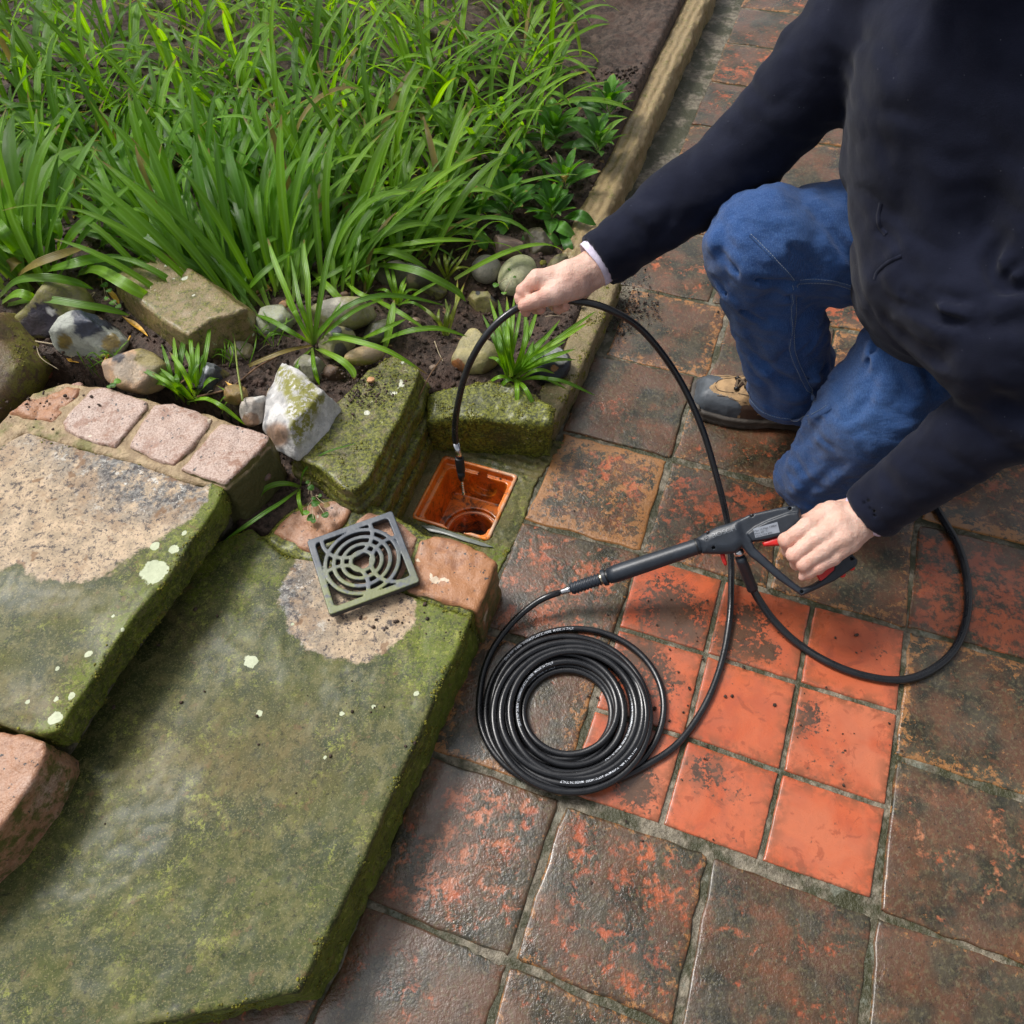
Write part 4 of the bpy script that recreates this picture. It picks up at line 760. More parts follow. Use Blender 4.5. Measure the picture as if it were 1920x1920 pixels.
rock('stone', 'dark purplish stone half buried in the soil below the leaf mass', 762, 512, (56, 30, 26), rot=-10, sd=19, tint=(.085, .07, .068), moss=.12, patches=[(780, 495, 14, (.26, .27, .22)), (770, 520, 9, (.34, .24, .18)), (775, 540, 9, (.2, .2, .1))])
rock('stone', 'small mossy dark stone right of the purplish stone', 812, 545, (26, 18, 16), sd=20, tint=(.10, .085, .05), moss=.5)
rock('stone', 'dark grey green stone above the oval pebble', 712, 622, (48, 28, 22), rot=20, sd=21, tint=(.055, .058, .045), moss=.15)
rock('stone', 'dark damp stone between the broad leaves and the timber edging', 1012, 455, (34, 34, 22), sd=22, tint=(.075, .060, .040), moss=.1)
rock('stone', 'dark stone at the near end of the timber edging', 1055, 500, (26, 24, 20), sd=23, tint=(.14, .11, .06), moss=.3)
rock('boulder', 'rough mossy brown boulder at the left edge above the setts', 8, 690, (60, 115, 60), rot=-14, sd=24, tint=(.17, .105, .055), mossfn=lambda px, V, n: np.clip((px[:, 0]+8*n)/34-.1, 0, 1)*.75+.1, lift=.55, cuts=2, amp=.07, z=.15, cat='boulder')
rock('stone', 'dark wedge of brick between the setts and the white flint', 440, 740, (24, 20, 18), sd=25, tint=(.26, .15, .05), moss=.2)
# white flint with its mossy facet
fw = [P(x, y, .205) for x, y in ((529, 678), (572, 703), (617, 741), (588, 785), (550, 826), (514, 806), (492, 776), (500, 725))]
wp = np.array([q[:2] for q in fw]); wc = wp.mean(0)
def f_w(X, Y, Z):
    d = extr(poly_sd(X[:, :, 0], Y[:, :, 0], wp)[:, :, None]+0*Z+(Z-.20)*.35, Z, .160, .228, .005)
    a = P(548, 700, .22); b = P(545, 840, .22); e = b-a; n = np.array([-e[1], e[0]]); n /= np.linalg.norm(n)
    if n[0] > 0: n = -n
    s = (X-a[0])*n[0]+(Y-a[1])*n[1]
    d = smax(d, s*.55+(Z-.228)*.8, .004); d = smax(d, -s*.20+(Z-.230)*.98, .003)
    return d+.0035*fbm(X, Y, Z, .035, 4, 33)
o = sdf('white_flint', f_w, (wc[0]-.10, wc[1]-.12, .12), (wc[0]+.10, wc[1]+.12, .25), .0030, MT['flint']); V = vpos(o); px = QP(V); n = fbm(V[:, 0], V[:, 1], V[:, 2], .025, 3, 3)
T = np.tile(np.array([.66, .64, .62]), (len(V), 1)); k = np.clip((n-.15)*3, 0, 1)[:, None]*(px[:, :1] < 545); T = T*(1-k)+np.array([.30, .30, .31])*k
k = np.clip((28-np.hypot(px[:, 0]-520, (px[:, 1]-815)))/10, 0, 1)[:, None]; T = T*(1-k)+np.array([.36, .23, .16])*k
attrc(o, 'tint', T); attr(o, 'rough', np.full(len(V), .4)); mp = [(526, 690), (560, 700), (610, 742), (592, 785), (556, 838), (541, 800), (538, 755), (520, 712)]
attr(o, 'moss', np.clip(.5-(poly_sd(px[:, 0], px[:, 1], mp)+9*n)/10, 0, 1)); tag(o, 'jagged white flint with a green mossy facet on the mossy stone', 'stone')
rock('flint', 'brown and white nodule joined low against the white flint', 478, 768, (24, 34, 26), rot=-10, sd=26, tint=(.50, .44, .38), patches=[(470, 790, 16, (.30, .18, .11)), (488, 745, 12, (.6, .58, .54))], z=.17)
# small loose chips
for k, (x, y, r, t, lb) in enumerate([(533, 571, 10, (.45, .20, .05), 'orange chip of stone left of the central clump'), (695, 712, 8, (.55, .28, .12), 'small orange chip lying on the mossy stone'), (480, 545, 9, (.45, .25, .06), 'ochre chip in the soil beside a dry twig'),
        (777, 605, 13, (.30, .20, .14), 'pinkish clod in the soil between the thin tufts'), (813, 690, 9, (.36, .24, .16), 'small pale stone in the soil left of the tan flint'), (497, 893, 12, (.24, .14, .11), 'small brown stone in the gap beside the setts'),
        (80, 702, 14, (.28, .09, .05), 'small piece of red brick near the boulder'), (145, 725, 11, (.42, .24, .18), 'small pink fragment above the setts'), (645, 553, 9, (.30, .17, .11), 'small brown clod above the long flint'), (545, 900, 6, (.35, .2, .1), 'tiny brown chip in the gap beside the mossy stone')]):
    rock('stone_chip', lb, x, y, (r, r*.8, r*.6), sd=60+k, tint=t, cuts=3, h=.0016, cat='stone chip', z={695: .168}.get(x))

# cushions of moss standing on the damp stones
def moss_on(o, n, zmin=-9, att=None, seed=1, r0=.0010, r1=.0026, bias=None):
    V = vpos(o); r = np.random.RandomState(seed); me = o.data; N = np.empty(len(V)*3); me.vertices.foreach_get('normal', N); N = N.reshape(-1, 3)
    w = fbm(V[:, 0], V[:, 1], V[:, 2], .03, 3, seed+3); k = (w > .30)&(V[:, 2] > zmin)
    if bias is not None: k = k & bias(V)
    idx = np.flatnonzero(k)
    if len(idx) < 10: return
    idx = r.choice(idx, min(n, len(idx)), replace=False); rad = r0+(r1-r0)*r.rand(len(idx))**2
    v, f = lumps(V[idx]+N[idx]*rad[:, None]*.1, rad, r); q = mk('moss_growth', v, f, MT['moss'], o, smooth=False); tag(q, kind='stuff')
bn = {x['label']: x for x in bpy.data.objects if 'label' in x.keys()}
def bl_(s): return [o for l, o in bn.items() if l.startswith(s)][0]
moss_on(bl_('large flat green mossy'), 1100, .02, seed=1); moss_on(bl_('mossy squared block'), 900, .0, seed=2); moss_on(bl_('mossy kerb stone'), 900, .02, seed=3); moss_on(bl_('rough mossy brown'), 900, seed=4)
moss_on(up, 2600, seed=5, bias=lambda V: (V[:, 2] < ZU-.004)|(poly_sd(V[:, 0], V[:, 1], Up) > -.012)); moss_on(low, 2200, .02, seed=6, bias=lambda V: ((poly_sd(V[:, 0], V[:, 1], Lp) > -.010)))
moss_on(col_, 500, .001, seed=7, r1=.0018, bias=lambda V: gl(V[:, 0], V[:, 1])[1] < -GS)
# litter
r = np.random.RandomState(8); pr_ = []
for k in range(260):
    while True:
        i = r.randint(len(soil.data.vertices)); p = A0[i] if False else np.array([X[keep][i], Y[keep][i], Z[keep][i]+.004])
        if sdb[keep][i] < -.006 and p[1] < 2.0: break
    a = r.uniform(0, 6.28); L = r.uniform(.008, .035); d = np.array([math.cos(a), math.sin(a), r.uniform(-.1, .2)])*L; q = tube([p, p+d*.5+[0, 0, .002], p+d], [.0009, .0008, .0005], 4); pr_.append(q)
o = mk('leaf_litter', *join(pr_), MT['straw']); tag(o, 'bits of straw and dry stem littering the damp soil', 'litter', kind='stuff')
fl_ = []
for k in range(170):
    while True:
        i = r.randint(len(soil.data.vertices)); p = np.array([X[keep][i], Y[keep][i], Z[keep][i]+.004])
        if sdb[keep][i] < -.006 and p[1] < 2.0: break
    a = r.uniform(0, 6.28); L = r.uniform(.004, .011); c, s = math.cos(a), math.sin(a); t = r.uniform(-.5, .5, 3); q = np.array([[-1, 0, 0], [0, -.5, t[0]*.4], [1, 0, t[1]*.5], [0, .5, t[2]*.4]])*L; q = q@np.array([[c, s, 0], [-s, c, 0], [0, 0, 1]])+p; fl_.append((np.vstack([q, q+[0, 0, .0006]]), [(0, 1, 2, 3), (4, 5, 6, 7), (0, 1, 5, 4), (1, 2, 6, 5), (2, 3, 7, 6), (3, 0, 4, 7)]))
o = mk('leaf_flakes', *join(fl_), MT['twig'], smooth=False); tag(o, 'flakes of brown dead leaf littering the damp soil', 'litter', kind='stuff')
# ================================================================ PLANTS
def leaf_mesh(C, w, shape='strap', fold=.25, twist=0.0, k=5, up=(0, 0, 1), wid=None):
    C = np.asarray(C, float); n = len(C); T = np.gradient(C, axis=0); T /= np.linalg.norm(T, axis=1)[:, None]
    t = np.linspace(0, 1, n); S = np.cross(T, np.array(up)); bad = np.linalg.norm(S, axis=1) < .15
    for i in range(n):
        if bad[i]: S[i] = S[i-1] if i else (np.cross(T[-1], up) if np.linalg.norm(np.cross(T[-1], up)) > .1 else np.array([1, 0, 0]))
    S /= np.linalg.norm(S, axis=1)[:, None]+1e-9; N = np.cross(S, T)
    tw = twist*t; S, N = S*np.cos(tw)[:, None]+N*np.sin(tw)[:, None], N*np.cos(tw)[:, None]-S*np.sin(tw)[:, None]
    if shape == 'strap': pr = (0.55+.45*np.minimum(t/.35, 1))*np.clip(1-((t-.62)/.40).clip(0)**2.2, 0.02, 1)
    elif shape == 'lance': pr = np.clip(np.sin(np.pi*np.clip(t, .02, .985)**1.15)**.8, .12, 1)*(.3+.7*np.minimum(t/.3, 1))
    elif shape == 'round': pr = np.sqrt(np.clip(1-(2*t-1)**2, .03, 1))
    else: pr = np.clip(1-t**2, .05, 1)*.9+.08
    W = w*.5*pr; us = np.linspace(-1, 1, k); V = C[:, None]+S[:, None]*(us[None, :, None]*W[:, None, None])+N[:, None]*(fold*np.abs(us)[None, :, None]**1.3*W[:, None, None])
    i = np.arange(n*k).reshape(n, k); F = np.stack([i[:-1, :-1], i[:-1, 1:], i[1:, 1:], i[1:, :-1]], -1).reshape(-1, 4)
    return V.reshape(-1, 3), F, np.tile(us, n), np.repeat(t, k)
def add_leaf(name, C, w, mat, parent, origin=None, **kw):
    V, F, u, v = leaf_mesh(C, w, **kw); o = mk(name, V, F, mat, parent, origin=origin); attr(o, 'u', u); attr(o, 'v', v)
    a = o.data.attributes.new('uvw', 'FLOAT_VECTOR', 'POINT'); a.data.foreach_set('vector', np.stack([u*.55*max(w/.01, .7), 0*u, 0*u], 1).astype(np.float32).ravel()); return o
def gcurve(L, a0, a1, bendp=1.4, n=14, side=0.0):
    s = np.linspace(0, 1, n); a = np.radians(a0+(a1-a0)*s**bendp); dx = np.sin(a); dz = np.cos(a); x = np.concatenate([[0], np.cumsum((dx[1:]+dx[:-1])/2)])*L/(n-1); z = np.concatenate([[0], np.cumsum((dz[1:]+dz[:-1])/2)])*L/(n-1)
    return np.stack([x, side*L*s**2, z], 1)
LV = {}
def variant(kind, k, mat):
    key = (kind, k)
    if key in LV: return LV[key]
    r = np.random.RandomState(k+{'strap': 0, 'wide': 50, 'lance': 100, 'fine': 150}[kind])
    L, w, shp = {'strap': (1, .054, 'strap'), 'wide': (1, .072, 'strap'), 'lance': (1, .30, 'lance'), 'fine': (1, .022, 'blade')}[kind]
    a0 = r.uniform(2, 14); a1 = a0+[r.uniform(18, 50), r.uniform(45, 80), r.uniform(80, 125)][k % 3]
    if kind == 'lance': a0, a1 = 35, r.uniform(60, 100)
    C = gcurve(L, a0, a1, 1.6, 14, r.uniform(-.08, .08)); o = add_leaf('leaf', C, w*r.uniform(.85, 1.15), mat, None, origin=(0, 0, 0), shape=shp, fold=.28, twist=r.uniform(-.6, .6)); LV[key] = o.data; bpy.data.objects.remove(o); return LV[key]
def clump(name, label, cat, root, n, az, tilt, ln, kind, mat, seed, spread=.03, group=None, kinds=12, traced=(), lname='leaf', tw=None):
    r = np.random.RandomState(seed); e = empty(name, root, label, cat, group)
    for k in range(n):
        me = variant(kind, r.randint(kinds), mat); o = bpy.data.objects.new(lname, me); COL.objects.link(o); o.parent = e
        a = math.radians(r.uniform(*az)); t = math.radians(r.uniform(*tilt)); L = r.uniform(*ln); p = r.normal(0, spread, 2)
        o.matrix_basis = Matrix.Translation((p[0], p[1], -.01)) @ Matrix.Rotation(a, 4, 'Z') @ Matrix.Rotation(t, 4, 'Y') @ Matrix.Rotation(r.uniform(-.4, .4), 4, 'Z') @ Matrix.Diagonal((L, L*(tw or 1), L, 1))
    for tr in traced: trace(e, *tr, mat=mat)
    return e
def trace(e, pxs, h, en, w, mat=None, z0=None, shape='strap', twist=0.0, fold=.25):
    """one leaf followed through photo points; h arch height, en height of the tip above the root"""
    s = soilhit(*pxs[0]); z = s[2] if z0 is None else z0; n = len(pxs); d = np.r_[0, np.cumsum([math.dist(pxs[i], pxs[i+1]) for i in range(n-1)])]; d /= d[-1]
    pts = [P(x, y, z+h*4*t*(1-t)*(1.25-.5*t)+en*t) for (x, y), t in zip(pxs, d)]
    dep = np.linalg.norm(pts[n//2]-np.array([0, 0, H])); C = bez(pts, 16); view = (np.array([0, 0, H])-pts[n//2]); view /= np.linalg.norm(view)
    return add_leaf('leaf', C, w*dep/FPX, mat, e, shape=shape, up=(view*.6+np.array([0, 0, .6])), twist=twist, fold=fold)
lf = MT['leaf']
c1 = [([(0, 556), (32, 527), (85, 521), (138, 529), (175, 542)], .05, .02, 14), ([(4, 568), (32, 551), (60, 559), (92, 582)], .05, -.02, 15), ([(15, 572), (75, 561), (149, 571), (202, 580), (243, 591)], .045, .0, 13),
      ([(21, 527), (64, 497), (119, 476), (166, 462)], .06, .06, 14), ([(66, 512), (128, 497), (170, 487), (211, 485)], .05, .05, 17), ([(147, 514), (181, 506), (224, 527), (262, 549), (303, 567)], .06, .0, 20),
      ([(90, 490), (43, 474), (0, 459), (-60, 450)], .05, .04, 18), ([(110, 480), (70, 440), (40, 410), (10, 380)], .05, .06, 17), ([(112, 470), (110, 440), (104, 410), (103, 385)], .04, .08, 15), ([(100, 500), (128, 450), (160, 415), (215, 380)], .05, .08, 14), ([(60, 500), (10, 440), (-20, 400)], .05, .1, 20), ([(20, 525), (20, 500), (30, 490), (60, 488)], .04, .02, 16)]
clump('strap_leaf_clump', 'broad strap leaved clump at the left edge with leaves arching over the flints', 'plant', soilhit(60, 520), 34, (30, 170), (0, 40), (.22, .36), 'wide', lf, 1, .035, 'strap leaved clumps in the bed', traced=c1)
c2 = [([(425, 548), (400, 522), (350, 490), (300, 458), (240, 425), (180, 391)], .05, .10, 12), ([(424, 540), (441, 566), (453, 598), (460, 624)], .02, -.0, 11), ([(240, 430), (200, 445), (170, 440), (135, 430)], .02, .03, 9),
      ([(437, 500), (470, 470), (500, 452), (560, 430)], .04, .04, 11), ([(455, 560), (480, 525), (520, 490), (570, 460)], .05, .05, 10)]
clump('strap_leaf_clump', 'dense clump of narrow leaves fanning to the upper left behind the big flat stone', 'plant', soilhit(425, 560), 90, (90, 165), (12, 62), (.18, .38), 'strap', lf, 2, .03, 'strap leaved clumps in the bed', traced=c2)
clump('strap_leaf_clump', 'clump of leaves leaning left at the back corner of the big flat stone', 'plant', soilhit(330, 470), 50, (90, 190), (5, 55), (.18, .32), 'strap', lf, 3, .05, 'strap leaved clumps in the bed')
clump('strap_leaf_clump', 'upright fan of narrow leaves at the middle of the leaf mass', 'plant', soilhit(510, 520), 80, (40, 140), (0, 50), (.18, .34), 'strap', lf, 4, .045, 'strap leaved clumps in the bed',
      traced=[([(565, 540), (620, 515), (680, 480), (690, 478)], .03, .05, 9), ([(545, 540), (552, 480), (560, 420), (575, 385)], .03, .08, 10)])
c4 = [([(700, 498), (733, 499), (781, 508), (819, 525), (856, 546), (873, 565)], .06, .0, 15), ([(668, 476), (723, 471), (762, 482), (800, 502)], .05, .02, 14), ([(700, 470), (760, 458), (830, 450), (900, 452)], .05, .02, 9), ([(640, 470), (700, 440), (760, 420), (860, 420)], .06, .04, 11), ([(660, 560), (663, 500), (672, 450), (676, 432)], .02, .1, 8), ([(665, 440), (700, 420), (760, 405), (800, 400)], .05, .04, 11), ([(740, 425), (800, 415), (850, 405), (930, 410)], .05, .04, 9)]
clump('strap_leaf_clump', 'fan of leaves sweeping right over the dark purplish stone', 'plant', soilhit(640, 505), 80, (10, 100), (10, 62), (.16, .32), 'strap', lf, 5, .045, 'strap leaved clumps in the bed', traced=c4)
clump('strap_leaf_clump', 'clump of leaves sweeping right beside the broad leaved rosettes', 'plant', soilhit(775, 452), 70, (-5, 95), (15, 66), (.16, .30), 'strap', lf, 6, .05, 'strap leaved clumps in the bed')
def LB(x, y):
    row = {405: 'just behind the stones', 340: 'in the second row behind the stones', 270: 'in the third row of the leaf mass', 200: 'in the fourth row of the leaf mass', 130: 'in the fifth row of the leaf mass', 60: 'in the sixth row of the leaf mass', 0: 'in the last row but one of the leaf mass', -60: 'in the farthest row of the leaf mass'}[y]
    xs = dict(((405, (60, 190, 300, 420, 560, 690)), (340, (-40, 110, 260, 400, 540, 680, 820)), (270, (20, 180, 340, 500, 660, 820, 960)), (200, (-60, 120, 300, 480, 660, 840, 1000)), (130, (20, 220, 420, 620, 820, 1000)), (60, (-40, 170, 380, 590, 800, 1000)), (0, (60, 290, 520, 750, 980)), (-60, (-20, 220, 460, 700, 930, 1100))))[y]
    return row+', '+['leftmost', 'second from left', 'third from left', 'fourth from left', 'fifth from left', 'sixth from left', 'rightmost'][xs.index(x)]
k = 0
for py, xs_ in ((405, (60, 190, 300, 420, 560, 690)), (340, (-40, 110, 260, 400, 540, 680, 820)), (270, (20, 180, 340, 500, 660, 820, 960)), (200, (-60, 120, 300, 480, 660, 840, 1000)), (130, (20, 220, 420, 620, 820, 1000)), (60, (-40, 170, 380, 590, 800, 1000)), (0, (60, 290, 520, 750, 980)), (-60, (-20, 220, 460, 700, 930, 1100))):
    for px_ in xs_:
        k += 1
        clump('strap_leaf_clump', 'strap leaved clump %s' % LB(px_, py), 'plant', soilhit(px_+(k*37 % 40)-20, py), 30, (0, 360) if py < 330 else (20, 170), (0, 55), (.16, .30), 'strap', lf, 20+k, .06, 'leaf clumps along the back of the bed')
# central clump
c5 = [([(589, 647), (579, 583), (577, 525), (571, 483), (570, 449)], .03, .12, 10), ([(589, 647), (593, 612), (602, 554), (618, 472), (645, 401)], .03, .16, 10), ([(592, 645), (600, 620), (646, 577), (694, 558), (733, 554), (781, 560), (834, 573)], .10, .02, 10),
      ([(595, 648), (627, 634), (675, 642), (733, 661), (800, 701)], .06, .0, 10), ([(592, 652), (637, 674), (660, 695), (664, 711)], .02, .0, 13), ([(585, 652), (589, 690), (599, 722)], .03, .0, 8), ([(585, 648), (534, 659), (480, 680), (450, 695)], .03, .0, 8),
      ([(588, 645), (560, 600), (535, 540), (515, 490), (502, 447)], .03, .12, 10), ([(585, 645), (550, 625), (510, 602), (480, 590)], .04, .03, 9), ([(590, 640), (620, 600), (640, 565)], .02, .08, 7), ([(580, 640), (555, 590), (535, 560)], .03, .06, 9), ([(598, 640), (628, 610), (670, 580), (720, 560)], .06, .04, 8), ([(586, 640), (570, 590), (560, 560), (545, 480)], .03, .1, 9), ([(595, 650), (620, 628), (650, 630), (690, 637)], .03, .01, 6), ([(583, 655), (560, 680), (548, 715)], .02, 0, 7)]
clump('arching_leaf_clump', 'single clump of long arching leaves in the middle of the stones', 'plant', soilhit(589, 648), 0, (0, 1), (0, 1), (.1, .2), 'strap', lf, 7, traced=c5)
c6 = [([(675, 637), (714, 620), (762, 598)], .03, .05, 9), ([(706, 644), (752, 625), (791, 617), (829, 617), (876, 631)], .05, .02, 10), ([(700, 560), (719, 570), (752, 588), (798, 617)], .03, .02, 9), ([(721, 656), (731, 610), (739, 562)], .01, .05, 14), ([(640, 520), (670, 548), (700, 560), (720, 563)], .03, .02, 9), ([(585, 510), (612, 535), (640, 565), (640, 572)], .03, .03, 13)]
clump('arching_leaf_clump', 'loose leaves arching over the dark stone right of the central clump', 'plant', soilhit(700, 640), 0, (0, 1), (0, 1), (.1, .2), 'strap', lf, 8, traced=c6)
R_ = np.random.RandomState(9)
def tuft(label, root, tips, w, h, mat, n2=0, name='grass_tuft', sp=12, z0=None):
    tr = []
    for (tx, ty) in tips:
        rx, ry = root[0]+R_.uniform(-sp, sp), root[1]+R_.uniform(-sp*.5, sp*.5); up_ = (ry-ty) > 40
        mx_, my_ = (rx+tx)/2+R_.uniform(-6, 6), (ry+ty)/2-(4 if up_ else 14); tr.append(([(rx, ry), (mx_, my_), (tx, ty)], h*(.4 if up_ else .8), h*(1.0 if up_ else .15), w*R_.uniform(.8, 1.2)))
    e = empty(name, soilhit(*root), label, 'plant')
    for t_ in tr: trace(e, *t_, mat=mat, z0=z0)
    return e
tuft('short upright tuft of blades growing behind the granite setts', (352, 750), [(303, 645), (325, 627), (349, 616), (395, 602), (249, 684), (263, 665), (340, 640), (360, 655), (372, 640), (300, 690), (285, 700), (318, 660), (414, 711), (386, 660), (460, 797), (420, 770), (355, 610), (275, 720), (330, 700)], 8, .07, lf, sp=20)
tuft('bright tuft of narrow leaves on the mossy block below the hand', (962, 705), [(918, 560), (934, 562), (950, 556), (964, 556), (978, 570), (1008, 580), (1116, 584), (1109, 601), (1079, 654), (1079, 674), (1037, 619), (909, 670), (925, 600), (940, 590), (990, 600), (1000, 640), (930, 620), (950, 600), (905, 590), (1050, 600), (1020, 660), (985, 560), (1060, 640)], 8, .10, lf, sp=13)
e_ = tuft('thin leaves drooping forward over the mossy block', (965, 714), [(969, 771), (1007, 773), (909, 723), (1115, 741), (1063, 730), (930, 735), (1040, 700)], 8, .05, lf, sp=8)
tuft('wispy yellow green tuft in the soil left of the grey pebble', (838, 524), [(821, 472), (834, 470), (850, 465), (877, 468), (894, 506), (791, 455), (862, 480), (880, 510), (842, 480)], 5, .05, MT['leafy'], sp=6)
tuft('wispy yellow green tuft left of the tan flint', (837, 630), [(781, 568), (823, 579), (871, 531), (858, 524), (835, 560), (845, 570), (812, 600), (850, 590)], 6, .05, MT['leafy'], sp=5)
tuft('small splayed green tuft right of the purplish stone', (747, 573), [(823, 527), (762, 518), (720, 487), (735, 500), (790, 545), (810, 590), (700, 545), (762, 530)], 6, .05, lf, sp=6)
tuft('short bladed tuft between the central clump and the leaf mass', (690, 545), [(672, 490), (685, 480), (700, 485), (712, 500), (660, 500), (695, 500), (705, 470), (680, 510)], 6, .05, lf, sp=12)
for lab, rt, seed in (('fine grass seedlings at the foot of the big flat stone', (440, 680), 1), ('fine grass seedlings beside the white flint', (440, 770), 2), ('fine grass seedlings between the two left flints', (200, 690), 3), ('fine grass blades beside the thin twig', (500, 640), 4), ('fine grass blades above the setts', (180, 700), 6)):
    r = np.random.RandomState(seed); tuft(lab, rt, [(rt[0]+r.uniform(-55, 55), rt[1]-r.uniform(5, 60)) for _ in range(14)], 2.2, .03, lf, name='grass_seedlings', sp=30)
# broad leaved rosettes
def rosette(label, px_, seed, n=18, s=1.0, z=None, extra=()):
    c = soilhit(*px_); r = np.random.RandomState(seed); e = empty('broad_leaved_plant', c, label, 'plant', 'broad leaved rosettes')
    for k in range(n):
        me = variant('lance', r.randint(8), MT['leafd']); o = bpy.data.objects.new('leaf', me); COL.objects.link(o); o.parent = e; a = k*2.4+r.uniform(-.3, .3); L = r.uniform(.075, .125)*s*(.65+.35*(k/n)); t = math.radians(-25+50*k/n)
        o.matrix_basis = Matrix.Translation((0, 0, .04*(1-k/n))) @ Matrix.Rotation(a, 4, 'Z') @ Matrix.Rotation(t, 4, 'Y') @ Matrix.Diagonal((L, L, L, 1))
    for t_ in extra: trace(e, *t_, mat=MT['leafd'], shape='lance')
rosette('broad leaved rosette touching the pinkish cobble', (955, 408), 3, extra=[([(960, 415), (940, 430), (918, 456)], .02, .0, 22), ([(985, 425), (990, 445), (975, 470)], .02, 0, 20)])
rosette('broad leaved rosette reaching over the timber edging', (1035, 415), 4, extra=[([(1030, 415), (1050, 425), (1080, 445)], .03, .01, 24), ([(1010, 425), (1030, 445), (1055, 463)], .02, .0, 20), ([(1050, 410), (1085, 405), (1117, 422)], .03, .02, 22), ([(1045, 425), (1062, 455), (1071, 482)], .02, .0, 18), ([(1000, 405), (1015, 400), (1035, 405)], .03, .03, 26)])
rosette('broad leaved rosette between the leaf mass and the pinkish cobble', (880, 420), 5, extra=[([(880, 420), (900, 445), (912, 470)], .02, .0, 24)])
rosette('broad leaved rosette at the top of the bed beside the edging', (1060, 360), 6); rosette('broad leaved rosette farther back beside the edging', (1120, 290), 7); rosette('broad leaved rosette behind the first rosettes', (960, 350), 8); rosette('farthest broad leaved rosette by the timber edging', (1140, 220), 9); rosette('broad leaved rosette half hidden in the strap leaves', (1040, 270), 10)
# strap leaved weed and round leaved weed near the grate
c7 = [([(565, 914), (540, 907), (511, 910), (488, 926), (480, 958)], .03, .0, 10), ([(565, 914), (530, 940), (495, 962), (455, 990), (420, 1014)], .04, .02, 8), ([(563, 912), (571, 882), (607, 850), (668, 831)], .02, .07, 4), ([(562, 914), (560, 938), (571, 974)], .02, .0, 7)]
clump('strap_leaf_weed', 'pale green strap leaved weed growing in the joint beside the brick', 'plant', P(565, 914, .115), 0, (0, 1), (0, 1), (.1, .2), 'strap', lf, 9, traced=[(a, b, c, d) for a, b, c, d in c7])
def round_weed(label, lst, z):
    e = empty('round_leaved_weed', P(lst[0][0], lst[0][1], z), label, 'plant'); b = P(lst[0][0], lst[0][1], z)
    for (x, y, r) in lst:
        p = P(x, y, z+.012+R_.uniform(0, .008)); rr = r*np.linalg.norm(p-np.array([0, 0, H]))/FPX; a = R_.uniform(0, 6.28); d = np.array([math.cos(a), math.sin(a), R_.uniform(-.1, .25)])
        add_leaf('leaf', [p-d*rr*(1-2*t)+np.array([0, 0, rr*.3*(4*t*(1-t))]) for t in np.linspace(0, 1, 8)], rr*2, MT['weed'], e, shape='round', fold=.1)
        mk('stem', *tube(bez([b+np.r_[R_.uniform(-.006, .006, 2), 0], (b+p)/2+[0, 0, .006], p], 6), .0006, 5), MT['straw'], e)
round_weed('round leaved seedling spreading over the brick beside the grate', [(588, 935, 4), (583, 915, 6), (577, 905, 4), (592, 945, 8), (583, 972, 8), (575, 962, 6), (610, 966, 7), (613, 948, 6), (600, 930, 4), (588, 977, 5)], .118)
round_weed('small round leaved seedling above the grey flint', [(200, 560, 4), (196, 535, 6), (205, 545, 5), (212, 568, 6), (222, 575, 5), (190, 520, 5)], .21)
round_weed('tiny round leaved seedling behind the setts', [(225, 700, 4), (213, 722, 6), (220, 716, 6), (205, 725, 4)], .205)
round_weed('clover like seedling on the cream cobble', [(965, 520, 3), (958, 505, 6), (965, 500, 5), (972, 508, 5), (930, 535, 6), (945, 550, 5)], .12)
# twigs, stems and dead leaves
def stick(label, pxs, r, mat, name='twig', cat='twig', dz=.004, z=None):
    pts = [soilhit(x, y)+np.array([0, 0, dz]) if z is None else P(x, y, z) for x, y in pxs]; zs = max(p[2] for p in pts); pts = [P(x, y, (p[2]+zs)/2) for (x, y), p in zip(pxs, pts)]
    o = mk(name, *tube(bez(pts, 12), np.linspace(r, r*.6, len(bez(pts, 12))), 6), mat); tag(o, label, cat)
stick('reddish twig lying from the short tuft towards the white flint', [(370, 744), (430, 728), (480, 690), (520, 668)], .0022, MT['twig'])
stick('pale dry stem left of the grey flint', [(66, 640), (100, 645)], .0018, MT['straw'], 'dry_stem', 'dry stem'); stick('thin pale root curving below the black flint', [(68, 650), (78, 672), (110, 693)], .0012, MT['straw'], 'dry_stem', 'dry stem')
stick('brown twig beside the ochre chip', [(458, 572), (480, 558), (508, 540)], .0028, MT['twig']); stick('dark twig in the crevice right of the mossy stone', [(828, 672), (805, 705), (785, 745), (768, 765)], .0016, MT['twig'], z=.13)
stick('pale dry stem in the soil left of the tan flint', [(815, 640), (822, 660), (831, 678)], .0010, MT['straw'], 'dry_stem', 'dry stem'); stick('brown stalk bent around the olive flint', [(130, 600), (150, 575), (165, 560)], .0035, MT['twig'])
stick('dry curled leaf stalk behind the cream flint', [(195, 690), (203, 665), (235, 645), (245, 630)], .0028, MT['yleaf'], 'dry_stem', 'dry stem'); stick('thin straw curving above the grey flint', [(165, 555), (178, 548), (170, 560)], .0012, MT['straw'], 'dry_stem', 'dry stem')
stick('orange stem beside the round grey pebble', [(880, 510), (872, 530), (866, 555)], .0012, MT['twig']); stick('yellow stem standing between the setts tuft and the white flint', [(455, 751), (445, 690), (439, 635), (422, 580)], .0020, MT['leafy'], 'stem', 'stem', dz=.03)
def dead(label, pxs, w, mat=MT['yleaf']):
    pts = [soilhit(x, y)+np.array([0, 0, .008]) for x, y in pxs]; dep = np.linalg.norm(pts[0]-np.array([0, 0, H])); o = add_leaf('dead_leaf', bez(pts, 10), w*dep/FPX, mat, None, shape='lance', fold=.5, twist=.6); tag(o, label, 'dead leaf')
